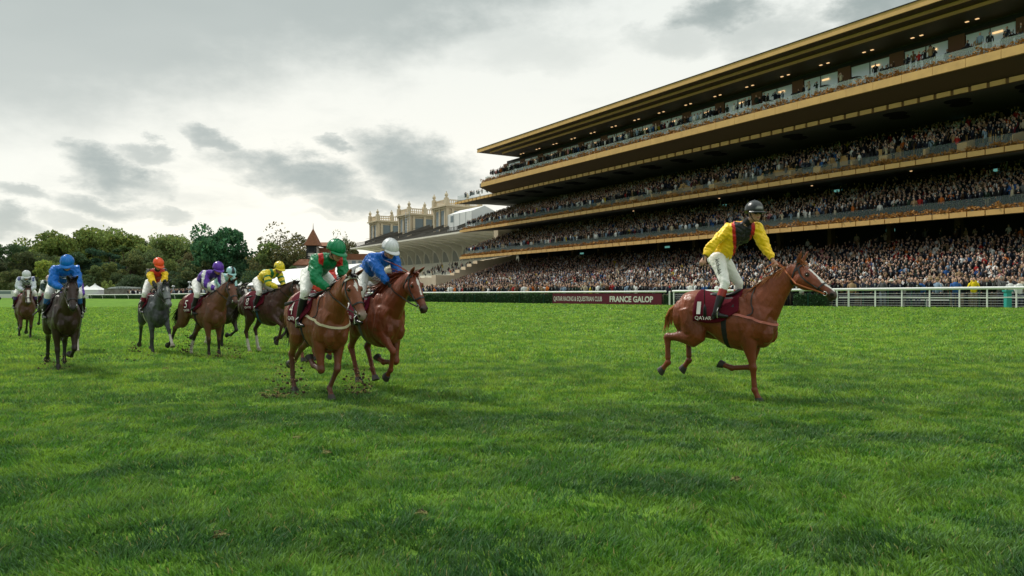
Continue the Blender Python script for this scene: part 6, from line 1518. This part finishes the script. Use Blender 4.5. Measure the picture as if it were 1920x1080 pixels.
def person_mesh(lod, pose, top, skin, hair, hat=None, seed=0, leg=(.02, .022, .03)):
    b_ = MB(); cols = []
    n1 = (8, 6, 4)[lod]; r_ = random.Random(seed)
    def a(VF, c):
        b_.add(*VF); cols.extend([c] * len(VF[0]))
    sh = 1.42; h0 = 1.60
    a(tube([(0, 0, .86), (0, 0, 1.12), (.0, 0, 1.34), (0, 0, sh + .04)], [(.17, .12), (.16, .115), (.215, .125), (.10, .07)], n1, side=(0, 1, 0)), top)
    if lod < 2: a(tube([(0, 0, sh), (0, 0, sh + .12)], .055, 6), skin)
    a(ball((.01, 0, h0), (.095, .078, .125), (8, 7, 5)[lod], (6, 5, 4)[lod]), skin)
    a(ball((-.022, 0, h0 + .035), (.10, .088, .112), (8, 6, 5)[lod], (6, 4, 3)[lod]), hair)
    if hat: a(tube([(0, 0, h0 + .06), (0, 0, h0 + .075)], [.17, .16], 8), hat); a(tube([(0, 0, h0 + .07), (0, 0, h0 + .17)], [.10, .085], 8), hat)
    if top[0] < .1 and top[2] < .1 and lod < 2:                            # shirt front
        a(([(.126, -.035, sh - .01), (.126, .035, sh - .01), (.138, 0, 1.20)], [(0, 1, 2)]), (.5, .5, .5))
    for s in (-1, 1):
        S = np.array([0, s * .20, sh - .05])
        if pose == 0: E, Hn = S + [.0, s * .06, -.28], S + [.06, s * .05, -.52]
        elif pose == 1: E, Hn = S + [.14, s * .08, -.20], np.array([.17, s * .05, h0 - .02])
        elif pose == 2: E, Hn = (S + [.0, s * .06, -.28], S + [.1, s * .0, -.50]) if s < 0 else (S + [.10, .12, .20], S + [.14, .10, .46])
        elif pose == 3: E, Hn = S + [.02, s * .08, -.28], S + [.20, -s * .16, -.22]
        else: E, Hn = S + [.06, s * .14, .18], S + [.10, s * .10, .46]
        nn = (6, 4, 3)[lod]
        a(tube([S, E, Hn * .9 + E * .1], [.060, .048, .040], nn), top)
        if lod < 2: a(ball(Hn, .045, 6, 4), skin)
        if lod < 2: a(tube([(0, s * .09, .90), (0, s * .10, .48), (0, s * .10, .05)], [.095, .068, .055], nn + 1), leg); a(tube([(-.04, s * .10, .04), (.14, s * .10, .03)], [.045, .035], 5), (.01, .01, .01))
    V = np.array(b_.V); return V, b_.F, np.array(cols)
def tri(F):
    T = []
    for f in F:
        for k in range(1, len(f) - 1): T.append((f[0], f[k], f[k + 1]))
    return np.array(T)
USED = set()
PEOPLE_M = mat('people', attr='Col', rough=.8, spec=.15)
prs = np.random.default_rng(21)
# ---- where they stand: (x, y, z, facing angle, zone)
SPOT = []
face_n = math.atan2(SN[1], SN[0]); face_q = math.atan2(-RN[1], -RN[0])
def seen_px(x, y): return 960 + FPX * x / y
def add_rows(nm, s0, s1, dens, rows_from=0, rows_to=99, zone=''):
    z0, z1, n0, n1, rows = TIERS[nm]
    for i in range(rows_from, min(rows, rows_to)):
        n = n0 + (n1 - n0) * (i + .45) / rows; z = z0 + (z1 - z0) * i / max(rows - 1, 1); s = s0 + prs.random() * .5
        while s < s1:
            d = dens(s, i) if callable(dens) else dens
            if prs.random() < d:
                x, y, _ = ST(s, n + prs.uniform(-.15, .15), 0)
                if -40 < seen_px(x, y) < 1970: SPOT.append((x, y, z, face_n + prs.normal(0, .35), zone, i))
            s += .52
thin = lambda lim: (lambda s, i: .93 if i < lim + max(0, (s - 35) * .12) else .93 - .28 * min(3, i - lim - max(0, (s - 35) * .12)))
add_rows('ground', -30, 104, thin(17), 0, 25, 'on the ground terrace of the grandstand')
add_rows('lower', -30, 104, thin(10), 0, 17, 'on the lower tier of the grandstand')
add_rows('middle', -30, 104, lambda s, i: (.92 if s > 58 else (.34 if i < 4 else .62 if i < 9 else .5)) * (1 if s > 20 or i < 9 else .75), 0, 17, 'on the middle tier of the grandstand')
for i in range(9):                                                          # flat apron behind the rail
    t = -30.0
    while t < 84:
        if prs.random() < (.93 if i < 7 else .6):
            q = 1.75 + i * .72 + prs.uniform(-.2, .2); p = rail_pt(t, q)
            if -40 < seen_px(*p) < 1970 and not (i < 1 and t < t_of(1545) and prs.random() < .35): SPOT.append((p[0], p[1], rz(t, q), face_q + prs.normal(0, .5), 'behind the white rail', i))
        t += .50
for i in range(5):
    t = 84.0
    while t < 150:
        if prs.random() < .55: q = 2 + i * .8; p = rail_pt(t, q); SPOT.append((p[0], p[1], rz(t, q), face_q + prs.normal(0, .5), 'far along the white rail', i))
        t += .7
for i in range(14):                                                         # apron between rail crowd and the terrace, thinner
    s = -20.0
    while s < 104:
        n = 9.2 + i * 1.1; x, y, _ = ST(s, n, 0); q = (np.array([x, y]) - RA) @ RN
        if q > 8.6 and prs.random() < .6 and -40 < seen_px(x, y) < 1970: SPOT.append((x, y, float(zg(x, y)), face_q + prs.normal(0, .5), 'on the apron in front of the terrace', 20 + i))
        s += .8
def top_dens(s): return .95 if s > 34 else (.55 if s > 24 else .24)
for i, n in enumerate((1.15, .6, .0, -.7)):
    s = -30.0
    while s < 90:
        d = top_dens(s) * (1 if i < 1 else .8 if s > 34 else .45)
        if prs.random() < d: x, y, _ = ST(s, n, 0); SPOT.append((x, y, 22.86, face_n + prs.normal(0, .4), 'on the open top deck', i))
        s += .55
for s in np.arange(92.5, 106, .7):
    if prs.random() < .8: x, y, _ = ST(s, -1.2 - prs.random(), 0); SPOT.append((x, y, 20.63, face_n + prs.normal(0, .3), 'on the end balcony', 0))
SPOT = [p for p in SPOT if -30 < seen_px(p[0], p[1]) < 1950]
# people on the old stand's steps
for s, r0 in [(122 + prs.random() ** 1.3 * 30, prs.integers(0, 9)) for _ in range(150)]:
    n = -12 - (r0 + .5) * 13 / orow; x, y, _ = ST(s, n, 0); SPOT.append((x, y, 5.3 + 5.1 * r0 / (orow - 1), face_n + prs.normal(0, .4), 'on the steps of the old stand', 5))
D_ = np.array([p[1] for p in SPOT])
def prio(p):
    z = p[4]; pen = 1.0
    if z == 'behind the white rail': pen = 1 + p[5] * .10
    elif 'ground' in z: pen = 1.08
    elif 'apron' in z: pen = 3
    elif p[5] > 0: pen = 1.0 + .02 * p[5]
    return p[1] * pen
order = sorted(range(len(SPOT)), key=lambda i: prio(SPOT[i]))
NIND = 296
ind = order[:NIND]; rest = order[NIND:]
pick = lambda arr, w=None: arr[prs.choice(len(arr), p=w)]
HATS = [('white sun hat', (.55, .52, .45)), ('black hat', (.012, .012, .012)), ('tan hat', (.25, .17, .09))]
for i in ind:
    x, y, z, f, zone, row = SPOT[i]; tn, tc = TOPS[prs.choice(len(TOPS), p=TOPW)]; po = prs.choice(5, p=[.38, .26, .14, .16, .06]); hair = pick(HAIRS); hat = HATS[prs.integers(3)] if prs.random() < .10 else None
    hn = {0: 'black-haired', 1: 'dark-haired', 2: 'brown-haired', 3: 'fair-haired', 4: 'grey-haired', 5: 'black-haired'}[HAIRS.index(hair)]
    V, F, c = person_mesh(0, po, tc, pick(SKINS, [.4, .3, .2, .04, .06]), hair, hat[1] if hat else None, int(i), leg=pick([(.02, .022, .03), (.012, .012, .014), (.05, .06, .09), (.16, .13, .09)]))
    me = bpy.data.meshes.new('spectator'); me.from_pydata(V.tolist(), [], F); me.materials.append(PEOPLE_M); set_col(me, c); me.polygons.foreach_set('use_smooth', [True] * len(F))
    o = link('person', me); s = float(prs.uniform(.97, 1.10)); o.location = (x, y, z); o.rotation_euler = (0, 0, f); o.scale = (s, s, s)
    px = seen_px(x, y); where = zone if px < 1000 else zone
    if zone == 'behind the white rail':
        where += ', %s' % ('front row' if row < 1 else 'second row' if row < 2 else 'further back'); 
    where = {'behind the white rail': ('front' if row < 1 else 'second' if row < 2 else 'third' if row < 3 else 'back') + ' row behind rail', 'on the open top deck': 'open top deck', 'on the lower tier of the grandstand': 'on lower tier',
             'on the middle tier of the grandstand': 'on middle tier', 'on the ground terrace of the grandstand': 'on ground terrace'}.get(zone, 'beyond the rail')
    side = ('at right edge' if px > 1900 else 'above teal post' if px > 1865 else 'left of post' if px > 1820 else 'right of bench' if px > 1770 else 'above bench' if px > 1665 else 'left of bench' if px > 1590 else 'beside short hedge' if px > 1480 else 'behind leading horse' if px > 1250 else 'above maroon board')
    lb = '%s spectator in %s%s, %s, %s' % (hn, tn, (' and ' + hat[0]) if hat else ', ' + POSES[po], where, side)
    if lb in USED: lb = ('taller ' if s > 1.03 else 'shorter ') + lb
    if lb in USED: lb = lb.replace('taller ', 'short ').replace('shorter ', 'tall ')
    USED.add(lb)
    tag(o, lb, 'spectator', 'spectators %s' % zone)
for px, q, tc, lg, po, lb in ((1814, 1.45, (.72, .56, .02), (.16, .13, .09), 1, 'spectator in a bright yellow jacket standing right at the white rail'), (1780, 1.35, (.03, .10, .30), (.014, .02, .05), 3, 'spectator in blue top and dark trousers just left of the bright yellow jacket'),
                              (1838, 1.5, (.012, .012, .014), (.012, .012, .012), 0, 'person dressed all in black just right of the bright yellow jacket'), (1640, 1.5, (.10, .10, .11), (.10, .12, .16), 1, 'spectator in grey with pale trousers behind the rail near the short hedge')):
    t = t_of(px); p = rail_pt(t, q); V, F, c = person_mesh(0, po, tc, SKINS[0], HAIRS[1], None, 3, leg=lg); me = bpy.data.meshes.new('spectator'); me.from_pydata(V.tolist(), [], F); me.materials.append(PEOPLE_M); set_col(me, c)
    me.polygons.foreach_set('use_smooth', [True] * len(F)); o = link('person', me); o.location = (p[0], p[1], rz(t, q)); o.rotation_euler = (0, 0, face_q + .2); o.scale = (1.06,) * 3; tag(o, lb, 'spectator', 'spectators behind the white rail')
LV = {}
def variant(lod):
    tn, tc = TOPS[prs.choice(len(TOPS), p=TOPW)]; po = prs.choice(5, p=[.40, .26, .13, .16, .05])
    hat = HATS[prs.integers(3)][1] if prs.random() < .07 else None
    V, F, c = person_mesh(lod, po, tuple(np.array(tc) * prs.uniform(.8, 1.25)), pick(SKINS, [.4, .3, .2, .04, .06]), pick(HAIRS), hat, 0); return V, tri(F), c
VAR = {1: [variant(1) for _ in range(70)], 2: [variant(2) for _ in range(150)]}
Vs, Fs, Cs = [], [], []; base = 0
for i in rest:
    x, y, z, f, zone, row = SPOT[i]; lod = 1 if y < 82 and 'apron in' not in zone else 2; V, F, c = VAR[lod][prs.integers(len(VAR[lod]))]
    s = prs.uniform(.95, 1.10); ca, sa = math.cos(f), math.sin(f)
    Vs.append(np.stack([(V[:, 0] * ca - V[:, 1] * sa) * s + x, (V[:, 0] * sa + V[:, 1] * ca) * s + y, V[:, 2] * s + z], 1)); Fs.append(F + base); Cs.append(c); base += len(V)
tag(link('crowd', big_mesh('crowd', np.vstack(Vs), np.vstack(Fs), PEOPLE_M, colors=np.vstack(Cs), smooth=True)), 'dense crowd of spectators filling the terraces and tiers', 'crowd', kind='stuff')
print('SPOTS', len(SPOT), base)
